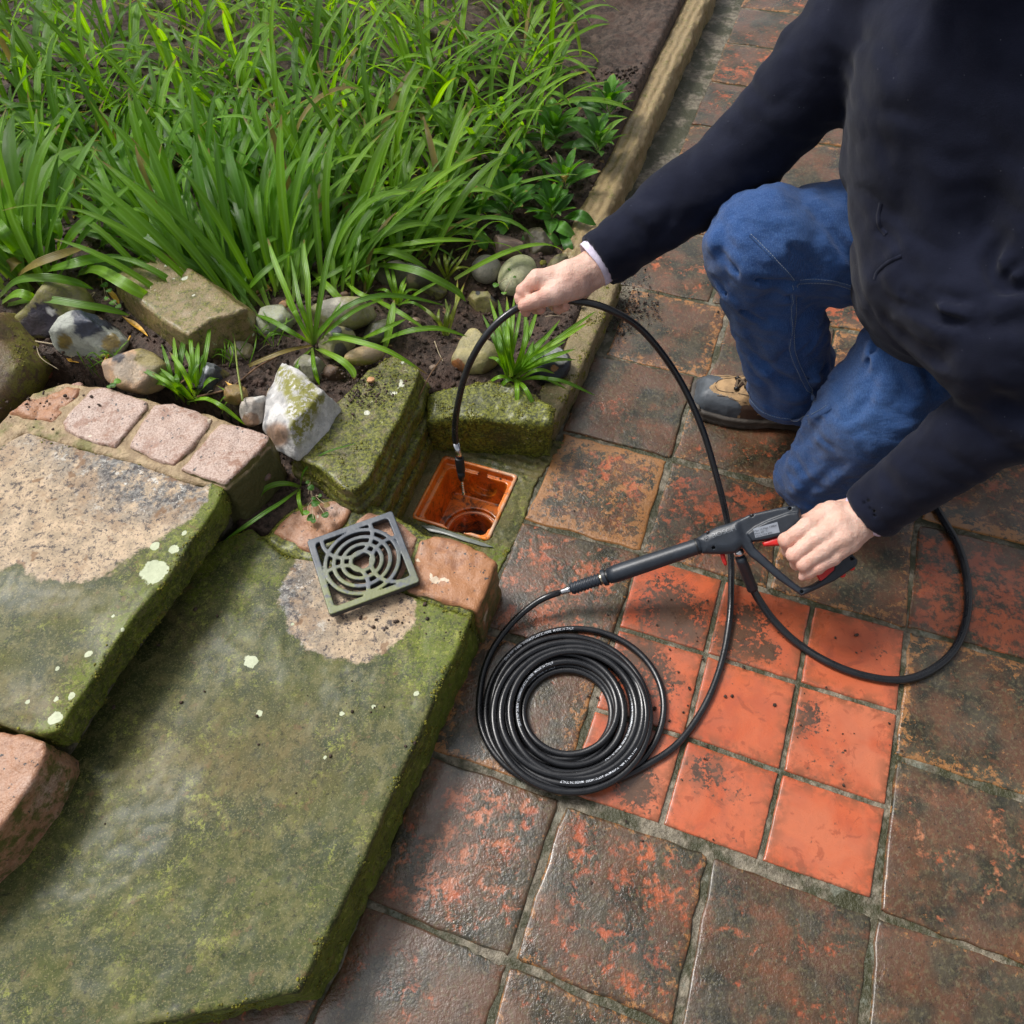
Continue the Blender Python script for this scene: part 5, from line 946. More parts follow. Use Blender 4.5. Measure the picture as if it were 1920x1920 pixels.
dead('yellow dead leaf between the grey flint and the flat stone', [(203, 545), (215, 560), (228, 578)], 9); dead('curled yellow dead leaf below the flat stone', [(232, 598), (255, 615), (280, 636)], 10); dead('narrow yellow dead leaf beside the boulder', [(75, 682), (70, 700), (60, 722)], 9)
dead('short yellow dead leaf below the grey flint', [(128, 677), (138, 683), (152, 686)], 8); dead('yellow dead leaf on the back corner of the flat stone', [(298, 480), (305, 472), (314, 468)], 5); dead('orange dead leaf above the grey pebble', [(895, 480), (905, 474), (912, 470)], 9); dead('yellow dead leaf near the twig end', [(485, 545), (495, 540), (512, 552)], 11)
dead('yellow brown leaf under the white flint twig', [(425, 720), (440, 735), (446, 752)], 9); dead('brown dead leaf in the gap beside the mossy stone', [(590, 895), (605, 910), (622, 920)], 6)
for lab, x, y, r in (('yellow moss cushion beside the cream cobble', 1018, 494, 8), ('mound of yellow moss against the edging', 1045, 492, 6)):
    p = soilhit(x, y); rr = r*1.6/FPX; V, F = nets(lambda X, Y, Z: ell(X, Y, Z, p, (rr, rr, rr*.8))+.0016*fbm(X, Y, Z, .006, 2, 3), p-rr*1.4, p+rr*1.4, .0014); o = mk('moss_cushion', V, F, MT['moss']); tag(o, lab, 'moss')
# ================================================================ PRESSURE WASHER GUN
ga, gb, gd = P(1075, 1095, .055), P(1495, 952, .185), P(1500, 1115, .115)
gn = np.cross(gb-ga, gd-ga); gn /= np.linalg.norm(gn); gn = -gn if gn[2] < 0 else gn
e1 = (gb-ga)/np.linalg.norm(gb-ga); e2 = np.cross(gn, e1); EB = np.stack([e1, e2, gn])
def PG(px, py, off=0.0):
    o, d = RAY(px, py); t = ((ga+gn*off-o)@gn)/(d@gn); return o+t*d
def GL(px, py, off=0.0): return (EB@(PG(px, py, off)-ga))[:2]
def GLs(l, off=0.0): return np.array([GL(x, y, off) for x, y in l])
def W3(L): return ga+np.asarray(L)@EB
def gsdf(name, f, lo, hi, h, mat, parent, **kw):
    V, F = nets(f, lo, hi, h); return mk(name, W3(V), F, mat, parent, **kw)
gun = empty('spray_gun', W3([.30, 0, -.02]), 'dark grey pressure washer trigger gun held above the tiles', 'spray gun')
TOPO = .017
hb = GLs([(1307, 1010), (1327, 997), (1344, 989), (1371, 981), (1406, 964), (1459, 952), (1492, 947), (1500, 953), (1506, 985), (1540, 1008), (1575, 1026), (1600, 1040), (1609, 1051), (1606, 1061), (1566, 1089), (1530, 1106), (1503, 1118), (1494, 1111), (1459, 1087), (1406, 1041), (1392, 1024), (1378, 1036), (1353, 1038), (1318, 1037)], .012)
hw = GLs([(1410, 1016), (1417, 1028), (1458, 1066), (1492, 1095), (1505, 1103), (1524, 1097), (1545, 1083), (1562, 1066), (1562, 1056), (1545, 1046), (1515, 1026), (1490, 1012), (1462, 1008), (1435, 1014)], .012)
pn_ = GLs([(1400, 1001), (1416, 988), (1440, 976), (1478, 962), (1497, 960), (1502, 975), (1470, 1003), (1440, 1011), (1411, 1015)], .016)
scr = [GL(x, y, .017) for x, y in ((1338, 1027), (1481.5, 953), (1504, 1110), (1597.5, 1047), (1327, 998), (1410, 966))]
bodyc = (GL(1310, 1024, .01)+GL(1390, 1000, .01))/2
t0, t1 = GL(1309, 1023), GL(1139, 1081); th0 = math.atan2(*(t0-t1)[::-1])
def f_gun(X, Y, Z):
    x2, y2 = X[:, :, 0], Y[:, :, 0]; a = poly_sd(x2, y2, hb)[:, :, None]; b = poly_sd(x2, y2, hw)[:, :, None]; p = poly_sd(x2, y2, pn_)[:, :, None]
    d2 = np.maximum(a, -b); d = extr(d2+0*Z, Z, -.013, .013, .0045)
    core = extr(smax(a, (X-GL(1395, 1000)[0]), .006)+0*Z, Z, -.0185, .0185, .0145)          # round front housing
    pan = extr(p+0*Z, Z, -.0165, .0165, .003); d = smin(smin(d, core, .005), pan, .0015)
    for s in scr: d = np.maximum(d, -np.maximum(np.hypot(X-s[0], Y-s[1])-.0026, .004-Z))
    ln = GLs([(1481, 969), (1492, 981)], .017); 
    return d
lo2 = hb.min(0)-.006; hi2 = hb.max(0)+.006
gbod = gsdf('housing', f_gun, (*lo2, -.021), (*hi2, .021), .0016, MT['gun'], gun)
gbv = BVHTree.FromPolygons([tuple(v) for v in vpos(gbod)], [tuple(p.vertices) for p in gbod.data.polygons])
for s in scr: mk('screw', *tube([W3([s[0], s[1], .001]), W3([s[0], s[1], .0085])], .0030, 12), MT['black'], gun)
def axis_part(name, a, b, ra, rb, mat, k=28, n=8, za=0, zb=0, prof=None):
    A, B = np.r_[GL(*a), za], np.r_[GL(*b), zb]; C = [W3(A+(B-A)*t) for t in np.linspace(0, 1, n)]; R = np.linspace(ra, rb, n) if prof is None else prof
    v, f = tube(C, R, k); return mk(name, v, f, mat, gun)
axis_part('barrel', (1318, 1021), (1141, 1080), .0138, .0150, MT['gun'], n=14, prof=[.013, .0132, .0134, .0136, .0138, .014, .0142, .0144, .0146, .0148, .0150, .0152, .0150, .0135])
axis_part('collar', (1309, 1024), (1306, 1025), .0142, .0142, MT['black']); axis_part('collar', (1141, 1080), (1137, 1081.5), .0115, .0115, MT['black'])
axis_part('collar', (1137, 1081.5), (1130, 1084), .0148, .0140, MT['gun']); axis_part('collar', (1130, 1084), (1126, 1085.5), .0095, .0095, MT['brass']); 
pr = []; 
for q in range(9): pr += [.0108, .0108, .0094, .0094]
axis_part('ribbed_coupling', (1125, 1086), (1071, 1104), 0, 0, MT['gun'], n=36, prof=pr); axis_part('ferrule', (1072, 1103.7), (1046, 1112), .0058, .0052, MT['steel'], zb=-.004, n=4)
fer_end = W3(np.r_[GL(1048, 1111.5), -.004])
# trigger and buttons
tg = GLs([(1428, 1017), (1459, 1006), (1500, 1015), (1545, 1046), (1568, 1053), (1566, 1071), (1538, 1093), (1530, 1077), (1495, 1044), (1465, 1023), (1432, 1025)], .004)
gsdf('trigger', lambda X, Y, Z: extr(poly_sd(X[:, :, 0], Y[:, :, 0], tg)[:, :, None]+0*Z, Z, -.008, .0125, .0045), (*(tg.min(0)-.004), -.011), (*(tg.max(0)+.004), .015), .0014, MT['red'], gun)
for x, y in ((1597, 1068), (1580, 1081)):
    c = np.r_[GL(x, y-3), -.001]; gsdf('button', lambda X, Y, Z: ell(X, Y, Z, c, (.0050, .0042, .0050)), c-.008, c+.008, .0010, MT['red'], gun)
c = W3(np.r_[GL(1357, 1047), -.004]); lev = [W3(np.r_[GL(1354, 1036), -.004]), W3(np.r_[GL(1356, 1046), -.002]), W3(np.r_[GL(1361, 1060), -.004])]; mk('red_pin', *tube(bez(lev, 8), [.0030, .0038, .0040, .0040, .0040, .0038, .0036, .0030, .0022][:len(bez(lev, 8))], 12), MT['red'], gun)
mk('pin_wire', *tube([W3(np.r_[GL(1360, 1037), .002]), W3(np.r_[GL(1368, 1036), .003])], .0009, 8), MT['steel'], gun)
# side outlet with its sleeve
A = W3(np.r_[GL(1384, 1030), -.004]); B = W3(np.r_[GL(1387, 1043), -.006]); Cc = P(1411, 1104, .052)
mk('outlet_ball', *tube([A, A*.5+B*.5, B], [.0075, .0085, .0062], 18), MT['steel'], gun); Bc = B+(Cc-B)*.03
mk('hose_sleeve', *tube([Bc+(Cc-Bc)*t for t in np.linspace(0, 1, 12)], [.0080, .0088, .0090, .0091, .0092, .0092, .0091, .0090, .0088, .0086, .0094, .0094], 20), MT['gun'], gun)
# lettering
def text_on(name, txt, a, b, size_px, mat, off, parent, ext=.0009, snap=True, bold=0.0):
    cu = bpy.data.curves.new(name, 'FONT'); cu.body = txt; cu.extrude = 0; cu.offset = bold; cu.size = 1; to = bpy.data.objects.new(name, cu); COL.objects.link(to)
    dg = bpy.context.evaluated_depsgraph_get(); me = bpy.data.meshes.new_from_object(to.evaluated_get(dg)); bpy.data.objects.remove(to)
    V = np.array([v.co[:2] for v in me.vertices]); F = [tuple(p.vertices) for p in me.polygons]; w = V[:, 0].max()-V[:, 0].min(); h = .7
    A, B = GL(*a, off), GL(*b, off); L = np.linalg.norm(B-A); u = (B-A)/L; nrm = np.array([-u[1], u[0]]); sc_y = size_px/h; dep = 1.32; sy = sc_y*dep/FPX; sx = L/w
    l2 = A+((V[:, :1]-V[:, 0].min())*sx)*u+(V[:, 1:]*sy)*nrm; out = []
    for q in l2:
        base = W3([q[0], q[1], .05])
        hit = gbv.ray_cast(Vector(base), Vector(-gn)) if snap else (None,)
        out.append(np.array(hit[0])+gn*ext if hit[0] is not None else W3([q[0], q[1], off+ext]))
    return mk(name, out, F, mat, parent, smooth=False)
text_on('brand_lettering', 'BOSCH', (1337, 1009), (1381, 993.5), 8.5, MT['emboss'], .018, gun, bold=.006)
lg = GL(1325, 1010, .018); ring = [W3([lg[0]+.0042*math.cos(a), lg[1]+.0042*math.sin(a), .0178]) for a in np.linspace(0, 2*np.pi, 25)]
mk('logo_ring', *tube(ring, .0005, 6, False), MT['emboss'], gun); mk('logo_bar', *tube([W3([lg[0]-.0018, lg[1]-.0022, .0186]), W3([lg[0]-.0018, lg[1]+.0022, .0186])], .0005, 6), MT['emboss'], gun); mk('logo_bar', *tube([W3([lg[0]+.0018, lg[1]-.0022, .0186]), W3([lg[0]+.0018, lg[1]+.0022, .0186])], .0005, 6), MT['emboss'], gun); mk('logo_bar', *tube([W3([lg[0]-.0018, lg[1], .0186]), W3([lg[0]+.0018, lg[1], .0186])], .0005, 6), MT['emboss'], gun)
lb = GLs([(1412, 991.5), (1457.5, 978.5), (1462, 998), (1416.5, 1008.5)], .0168); lab = mk('label', [W3([q[0], q[1], .0169]) for q in lb[::-1]], [(0, 1, 2, 3)], MT['labelm'], gun, False)
for txt, a, b in (('Max 12 Mpa 120bar', (1414.5, 998), (1457, 985.5)), ('Max 60° C', (1416, 1003), (1440, 996)), ('F016 F04 895', (1418, 1007.5), (1448, 1000))): text_on('label_print', txt, a, b, 3.3, MT['ink'], .0172, lab if False else gun, snap=False)

# ================================================================ HOSES
def coil_path():
    rr = np.random.RandomState(2); hx = []
    main = [(1070, 1326, 173, 155, .006), (1071, 1325, 174, 156, .006), (1063, 1335, 153, 146, .006)]
    for k, r in enumerate([146, 138, 130, 122, 114, 106, 99, 92, 86, 83]): main.append((1060+rr.uniform(-4, 4), 1338+rr.uniform(-4, 4), r*.985, r*.955, .0062))
    for k, r in enumerate([90, 100, 110, 119, 127, 134, 139, 141]): main.append((1068+rr.uniform(-9, 11), 1338+rr.uniform(-9, 8), r*.985, r*.955, .0172))
    for k, r in enumerate([140, 128, 118, 126, 138, 148, 152, 152]): main.append((1070+rr.uniform(-10, 10), 1338+rr.uniform(-10, 8), r*.975, r*.945, .0275 if k < 6 else .020))
    T_ = np.array(main+[(1080, 1330, 165, 153, .014)], float); n_t = 14.25; nT = len(T_)-1; tau = np.linspace(0, n_t, 1000); out = []
    for t in tau:
        f = t*2 if t*2 < nT else nT-1e-6; i = int(f); g = f-i; g = g*g*(3-2*g); c = T_[i]*(1-g)+T_[min(i+1, nT)]*g; a = math.pi-2*math.pi*t
        out.append(P(c[0]+c[2]*math.cos(a), c[1]+c[3]*math.sin(a), c[4]+.0012*math.sin(a*3+t)))
    return out
cp_ = coil_path()
pre = [fer_end+(fer_end-W3(np.r_[GL(1060, 1107.7), -.003]))*-0.2, P(1030, 1117, .045), P(1000, 1133, .034), P(960, 1168, .020), P(925, 1215, .010), P(905, 1265, .0065)]
post = [P(1150, 1463, .010), P(1215, 1433, .006), P(1272, 1393, .006), P(1322, 1322, .006), P(1353, 1242, .0065), P(1368, 1160, .010), P(1371, 1090, .022), P(1370, 1040, .040), P(1363, 975, .07), P(1345, 900, .12), P(1315, 800, .195), P(1270, 705, .27), P(1205, 620, .35), P(1140, 579, .395), P(1085, 565, .403), P(1030, 564, .404), P(975, 575, .412), P(920, 618, .39), P(881, 680, .335), P(861, 745, .27), P(853, 800, .20), P(855, 832, .16)]
full = np.vstack([bez(pre+[cp_[0]], 40)[:-1], cp_, bez([cp_[-1]]+post, 200)[1:]])
seg = np.r_[0, np.cumsum(np.linalg.norm(np.diff(full, axis=0), axis=1))]; N_ = int(seg[-1]/.006); full = np.stack([np.interp(np.linspace(0, seg[-1], N_), seg, full[:, i]) for i in range(3)], 1)
full[:, :3] = np.stack([np.convolve(np.pad(full[:, i], 2, mode='edge'), np.ones(5)/5, 'valid') for i in range(3)], 1)
HR = .0056
hose = empty('drain_hose', P(1068, 1338, 0), 'long thin black hose coiled on the tiles, looping through the hand into the drain', 'hose')
mk('hose_tube', *tube(full, HR, 14), MT['hose'], hose)
a, b = P(855, 831, .162), P(862, 862, .124); mk('metal_ferrule', *tube([a, b], .0056, 16), MT['steel'], hose)
c1_, c2_, c3_, c4_ = P(861, 858, .128), P(864, 882, .100), P(866, 901, .078), P(869, 927, .048)
mk('nozzle_body', *tube([c1_, c1_+(c2_-c1_)*.08, c2_, c2_+(c3_-c2_)*.02, c2_+(c3_-c2_)*.10, c2_+(c3_-c2_)*.12, c2_+(c3_-c2_)*.6, c3_], [.0078, .0084, .0080, .0080, .0062, .0072, .0068, .0042], 18), MT['black'], hose)
mk('spray_tip', *tube([c3_+(c4_-c3_)*t for t in np.linspace(0, 1, 26)], [.0030 if (i % 4 < 2) else .0023 for i in range(20)]+[.0032]*6, 12), MT['steel'], hose)
mk('worn_mark', *tube(full[-40:-38]*1, .00565, 12, False), MT['brass'], hose) if False else None
# print along the hose
T_f, U_f, W_f = frames(full); sl = np.r_[0, np.cumsum(np.linalg.norm(np.diff(full, axis=0), axis=1))]
cu = bpy.data.curves.new('t', 'FONT'); cu.body = 'DN 5 WP 16 MPa  THERMOPLASTIC HOSE  MADE IN ITALY'; cu.size = 1; cu.offset = .012; to = bpy.data.objects.new('t', cu); COL.objects.link(to)
me_ = bpy.data.meshes.new_from_object(to.evaluated_get(bpy.context.evaluated_depsgraph_get())); bpy.data.objects.remove(to); TV = np.array([v.co[:2] for v in me_.vertices]); TF = [tuple(p.vertices) for p in me_.polygons]
upv = np.array([0, 0, 1.0])
def hose_text(s0, lean, flip):
    sc = .0052; s = s0+(TV[:, 0]*sc if not flip else -TV[:, 0]*sc); y = (TV[:, 1]-.35)*sc*(1 if not flip else -1)
    C = np.stack([np.interp(s, sl, full[:, i]) for i in range(3)], 1); T = np.stack([np.interp(s, sl, T_f[:, i]) for i in range(3)], 1); T /= np.linalg.norm(T, axis=1)[:, None]
    B = np.cross(upv, T); B /= np.linalg.norm(B, axis=1)[:, None]; N = np.cross(T, B); ph = lean+y/HR
    mk('hose_print', C+(HR+.00012)*(N*np.cos(ph)[:, None]+B*np.sin(ph)[:, None]), TF, MT['white'], hose, False)
circ = .75
for s0, lean, fl in ((sl[-1]*.0+1.05, .25, True), (sl[-1]*.42, .1, True), (sl[-1]*.50, .3, True), (sl[-1]*.56, -.2, True), (sl[-1]*.335, .4, True), (sl[-1]*.62, .15, True)): hose_text(s0, lean, fl)
h2 = [Cc-(Cc-B)*.08, P(1425, 1128, .036), P(1452, 1165, .018), P(1495, 1206, .0065), P(1555, 1243, .0065), P(1620, 1267, .0065), P(1688, 1275, .0065), P(1745, 1257, .0065), P(1790, 1217, .0065), P(1813, 1155, .0065), P(1813, 1085, .0065), P(1797, 1025, .0065), P(1765, 968, .0065), P(1735, 915, .0065), P(1715, 860, .0065), P(1740, 800, .0065), P(1830, 765, .0065), P(1990, 770, .0065), P(2200, 800, .0065)]
sh = mk('supply_hose', *tube(bez(h2, 240), .0066, 16), MT['hose']); tag(sh, 'thicker black supply hose looping from the gun over the tiles behind the sleeve', 'hose')
# ================================================================ PERSON
person = empty('person', P(1600, 800, 0), 'person kneeling in blue jeans and navy sweatshirt with hands on the hose and gun', 'person')
A_ = np.array
rk, ra, rh = P(1418, 460, .46), P(1500, 748, .115), P(1692, 452, .425); lk, lm, lh = P(1524, 893, .072), P(1636, 780, .24), P(1782, 600, .37); la = A_([.92, .93, .075])
wl_, el_ = P(1622, 966, .205), P(1902, 762, .42); wr_, er_ = P(1112, 497, .425), P(1390, 300, .52); lsh, rsh = A_([.68, .83, .73]), A_([.56, 1.10, .775])
T0, T1, NB, HC = A_([.660, .875, .47]), A_([.635, .955, .66]), A_([.60, .965, .82]), A_([.545, .945, .955])
def crease_d(X, Y, Z, lines, bvh, dep=.009, w=.005, amp_=1.6):
    r = 0*X
    for ln in lines:
        dd, ww = dep, w
        if isinstance(ln, tuple): ln, dd, ww = ln; dd *= amp_
        pts = []
        for x, y in ln:
            o, d = RAY(x, y); h = bvh.ray_cast(Vector(o), Vector(d))
            if h[0] is not None: pts.append(A_(h[0]))
        if len(pts) < 2: continue
        C = bez(pts, 3*len(pts)); m = np.full(X.shape, 9.0); lo, hi = C.min(0)-.03, C.max(0)+.03
        box = (X > lo[0]) & (X < hi[0]) & (Y > lo[1]) & (Y < hi[1]) & (Z > lo[2]) & (Z < hi[2])
        if not box.any(): continue
        x, y, z = X[box], Y[box], Z[box]; q = np.full(x.shape, 9.0)
        fd = np.zeros(x.shape); nC = len(C)-1
        for i in range(nC):
            c_ = caps(x, y, z, C[i], C[i+1], 0, 0); m_ = c_ < q; q = np.where(m_, c_, q); fd = np.where(m_, math.sin(math.pi*(i+.5)/nC)**.7, fd)
        t = np.exp(-(q/ww)**2)*dd-.50*dd*np.exp(-((q-2.3*ww)/(1.5*ww))**2); r[box] = r[box]+t*fd
    return r
# ---- jeans
def jeans0(X, Y, Z):
    sh_ = smin(caps(X, Y, Z, rk, rk*.5+ra*.5+[.002, 0, 0], .078, .070), caps(X, Y, Z, rk*.5+ra*.5, ra-[0, 0, .03], .070, .080), .02)
    thr = caps(X, Y, Z, rk+[.012, 0, 0], rh, .076, .108); R = smin(sh_, thr, .022)
    thl = smin(caps(X, Y, Z, lk, lm, .068, .083), caps(X, Y, Z, lm, lh, .083, .105), .03); shl = caps(X, Y, Z, lk+[.03, 0, 0], la, .066, .062); Lg = smin(thl, shl, .02)
    pel = caps(X, Y, Z, rh+[.05, 0, .0], lh+[.05, .03, .0], .115, .115); return smin(smin(R, Lg, .015), pel, .035)
V, F = nets(jeans0, (.28, .68, -.01), (1.02, 1.28, .60), .010); jb = BVHTree.FromPolygons([tuple(v) for v in V], [tuple(f) for f in F])
jl = [[(1345, 468), (1385, 505), (1430, 525), (1487, 527)], [(1340, 520), (1385, 570), (1440, 610)], ([(1350, 590), (1400, 650), (1455, 700), (1510, 730)], .005, .008), [(1500, 558), (1478, 552)], [(1525, 640), (1498, 668)], [(1548, 688), (1505, 712)], [(1565, 710), (1530, 735)],
      ([(1530, 392), (1575, 455), (1615, 510), (1634, 548)], .006, .006), ([(1605, 400), (1622, 450), (1634, 520)], .004, .006), ([(1440, 440), (1500, 480), (1530, 520)], .003, .009), ([(1725, 655), (1742, 700), (1752, 740)], .007, .007), [(1655, 610), (1640, 660), (1620, 700)], ([(1480, 850), (1530, 800), (1590, 750)], .003, .009), ([(1640, 720), (1620, 760), (1590, 790)], .004, .008),
      ([(1510, 930), (1560, 880), (1600, 860)], .003, .008), ([(1360, 690), (1400, 735), (1460, 765)], .004, .007), ([(1690, 700), (1700, 740), (1690, 780)], .003, .008), ([(1500, 590), (1490, 620), (1500, 650)], .003, .008), ([(1380, 400), (1430, 430), (1500, 440)], .003, .008)]
cut_n = A_([.10, .0, 1.0]); cut_n /= np.linalg.norm(cut_n)
def jeans(X, Y, Z):
    d = jeans0(X, Y, Z)-.0105*(np.abs(fbm(X*1.1+Z*.8, Y*.8, Z*1.1-X*.5, .085, 2, 41))-.25)-.0050*(np.abs(fbm(X*.7-Z*.5, Y*.8, Z*1.3+X*.5, .045, 2, 47))-.25)+.0030*fbm(X*1.1+Z*.5, Y, Z*.55-X*.4, .045, 2, 43)+.0012*fbm(X, Y, Z, .02, 2, 44)+crease_d(X, Y, Z, jl, jb)
    hem = (X-ra[0])*.10+(Z-.100)+.32*(Y-ra[1]); near = np.hypot(X-ra[0], Y-ra[1]) < .13
    d = np.where(near, smax(d, -hem, .004), d); inner = caps(X, Y, Z, ra+[0, 0, .02], ra-[0, 0, .06], .070, .077); d = np.where(near, np.maximum(d, -inner), d)
    d = np.maximum(d, -(Z-.003)); d = smax(d, caps(X, Y, Z, A_([.9, .93, 0]), A_([1.4, 1.0, 0]), -.0, -.0)*-1+.0 if False else d*0-1, .001)
    up_ = (Z-.525)*.9+(X-.72)*.2; return np.maximum(d, up_)
jn = sdf('jeans', jeans, (.28, .68, -.01), (1.02, 1.28, .58), .0044, MT['denim'], person)
V = vpos(jn); px = QP(V); attr(jn, 'wear_lit', np.clip(.15+.6*np.exp(-((px[:, 0]-1600)**2/90**2+(px[:, 1]-800)**2/110**2))+.35*np.exp(-((px[:, 0]-1500)**2/70**2+(px[:, 1]-440)**2/50**2)), 0, 1))  # worn denim, plus light on the left thigh painted in as paler cloth
jb = BVHTree.FromPolygons([tuple(v) for v in V], [tuple(p.vertices) for p in jn.data.polygons])
def on(px_, bvh, off=.0):
    out = []
    for x, y in px_:
        o, d = RAY(x, y); h = bvh.ray_cast(Vector(o), Vector(d))
        if h[0] is not None: out.append((A_(h[0])+A_(h[1])*off, A_(h[1])))
    return out
def seam(name, path, w, mat, bvh, parent, stitch=True, h=.0016, st_off=(.0, ), tmat='thread'):
    pts = bez([(x, y, 0) for x, y in path], 40)[:, :2]; q = on(pts, bvh)
    if len(q) < 4: return
    C = A_([a for a, n in q]); N = A_([n for a, n in q]); k = np.ones(5)/5; C = np.stack([np.convolve(np.pad(C[:, i], 2, mode='edge'), k, 'valid') for i in range(3)], 1); T = np.gradient(C, axis=0); T /= np.linalg.norm(T, axis=1)[:, None]+1e-9; S = np.cross(N, T)
    us = [-1, -.8, 0, .8, 1]; hs = [-.002, h*.7, h, h*.7, -.002]; V = (C[:, None]+S[:, None]*(A_(us)[None, :, None]*w/2)+N[:, None]*A_(hs)[None, :, None]).reshape(-1, 3); n = len(C); i = np.arange(n*5).reshape(n, 5)
    F = np.stack([i[:-1, :-1], i[:-1, 1:], i[1:, 1:], i[1:, :-1]], -1).reshape(-1, 4)[:, ::-1]; s_ = mk(name, V, F, mat, parent); 
    if mat == MT['denim']: attr(s_, 'wear_lit', np.full(len(V), .55))
    if stitch:
        L = np.r_[0, np.cumsum(np.linalg.norm(np.diff(C, axis=0), axis=1))]; parts = []
        for o_ in st_off:
            s = 0
            while s+.003 < L[-1]:
                a, b = [A_([np.interp(v, L, (C+S*o_*w+N*(h+.0004))[:, i]) for i in range(3)]) for v in (s, s+.0028)]; parts.append(tube([a, b], .00042, 4)); s += .0042
        o = mk('stitching', *join(parts), MT[tmat], parent); tag(o, kind='stuff')
seam('inner_leg_seam', [(1491, 530), (1488, 570), (1487, 610), (1484, 650), (1496, 690), (1518, 730), (1532, 768)], .0115, MT['denim'], jb, person, st_off=(-.36, .36)); seam('inner_leg_seam', [(1496, 528), (1530, 526), (1570, 530), (1605, 542), (1632, 562)], .0095, MT['denim'], jb, person, st_off=(-.36, .36))
seam('outer_leg_seam', [(1405, 440), (1440, 475), (1478, 515), (1490, 528)], .004, MT['denim'], jb, person, st_off=(.5,)); seam('crotch_seam', [(1648, 592), (1658, 585), (1668, 584)], .003, MT['denim'], jb, person, st_off=(.4,))
seam('hem', [(1404, 733), (1412, 757), (1430, 774), (1460, 785), (1500, 788), (1532, 778), (1560, 760)], .012, MT['denim'], jb, person, st_off=(.42,))
# ---- sweatshirt
def sweat0(X, Y, Z):
    t = smin(caps(X, Y, Z, T0, T1, .138, .150), caps(X, Y, Z, T1, NB-[0, 0, .10], .150, .12), .04); t = smin(t, caps(X, Y, Z, T1+[0.03, 0, .0], T0+[.09, .06, 0], .14, .14), .05)
    t = smin(t, caps(X, Y, Z, P(1774, 498, .52), P(1868, 645, .50), .106, .078), .03)
    s = caps(X, Y, Z, lsh, rsh, .088, .085); t = smin(t, s, .05)
    L = smin(caps(X, Y, Z, lsh, el_, .082, .066), caps(X, Y, Z, el_, wl_, .066, .0450), .022); R = smin(caps(X, Y, Z, rsh, er_, .080, .062), caps(X, Y, Z, er_, wr_, .062, .0440), .022)
    nk = caps(X, Y, Z, NB-[0, 0, .08], NB+[0, 0, .005], .10, .072); return smin(smin(smin(t, L, .018), R, .03), nk, .03)
lo_, hi_ = (.08, .58, .12), (.98, 1.28, .90); V, F = nets(sweat0, lo_, hi_, .012); sb = BVHTree.FromPolygons([tuple(v) for v in V], [tuple(f) for f in F])
sl_ = [([(1745, 543), (1790, 562), (1850, 575)], .008, .007), ([(1683, 538), (1730, 565), (1780, 596), (1846, 598)], .009, .007), ([(1668, 562), (1720, 580), (1770, 604), (1830, 618)], .009, .007), ([(1700, 500), (1740, 550), (1790, 590)], .005, .009), ([(1660, 600), (1720, 640), (1780, 672)], .007, .007), ([(1690, 630), (1740, 668), (1800, 690)], .006, .007),
       ([(1884, 445), (1864, 480), (1859, 515), (1875, 545)], .012, .007), ([(1875, 548), (1900, 545), (1935, 536)], .010, .008), ([(1880, 540), (1895, 510), (1920, 490)], .008, .007), ([(1690, 480), (1660, 500), (1640, 520)], .004, .004), ([(1655, 430), (1675, 450), (1692, 480)], .004, .005), ([(1640, 435), (1655, 430)], .003, .005),
       ([(1830, 620), (1880, 610), (1930, 600)], .006, .010), ([(1770, 760), (1830, 790), (1880, 840)], .005, .010), ([(1720, 830), (1770, 850), (1810, 880)], .004, .009), ([(1850, 720), (1890, 760), (1930, 790)], .006, .011), ([(1660, 890), (1690, 920), (1700, 950)], .003, .008), ([(1290, 400), (1250, 420), (1220, 470)], .004, .010), ([(1340, 398), (1300, 412), (1270, 440)], .005, .009), ([(1170, 400), (1200, 440), (1215, 490)], .003, .009)]
nbl = (A_(wl_)-el_)/np.linalg.norm(wl_-el_); nbr = (wr_-er_)/np.linalg.norm(wr_-er_)
def sweat(X, Y, Z):
    d = sweat0(X, Y, Z)-.0085*(np.abs(fbm(X*.8, Y*.8, Z*1.3+X*.4, .085, 2, 51))-.25)+.0030*fbm(X, Y*.8, Z*1.3+X*.3, .05, 2, 53)+crease_d(X, Y, Z, sl_, sb, amp_=.95)
    for wv_, nb, r in ((wl_, nbl, .0385), (wr_, nbr, .0375)):
        a = (X-wv_[0])*nb[0]+(Y-wv_[1])*nb[1]+(Z-wv_[2])*nb[2]; near = (np.sqrt((X-wv_[0])**2+(Y-wv_[1])**2+(Z-wv_[2])**2) < .09)
        d = d+np.where(near, -.0022*np.exp(-((a+.021)/.012)**2)+.0014*np.exp(-((a+.036)/.003)**2)+.0009*np.exp(-((a+.030)/.0022)**2), 0)
        d = np.where(near, smax(d, a+.008, .003), d); d = np.where(near, np.maximum(d, -caps(X, Y, Z, wv_-nb*.025, wv_+nb*.03, r, r)), d)
    # waist: cut below the hem, running from the hip towards the belly
    hemp = P(1645, 590, .47); d = d+.0
    neck = caps(X, Y, Z, NB+[-.01, 0, .0], NB+[-.02, 0, .12], .058, .065); return np.maximum(d, -neck)
sw = sdf('sweatshirt', sweat, lo_, hi_, .0052, MT['fleece'], person); V = vpos(sw); sb = BVHTree.FromPolygons([tuple(v) for v in V], [tuple(p.vertices) for p in sw.data.polygons])
seam('pocket_edge', [(1692, 479), (1665, 492), (1645, 510), (1640, 525)], .006, MT['fleece'], sb, person, stitch=False, h=.0011); seam('zip_placket', [(1652, 380), (1647, 405), (1650, 425), (1662, 440)], .007, MT['fleece'], sb, person, stitch=False, h=.0012)
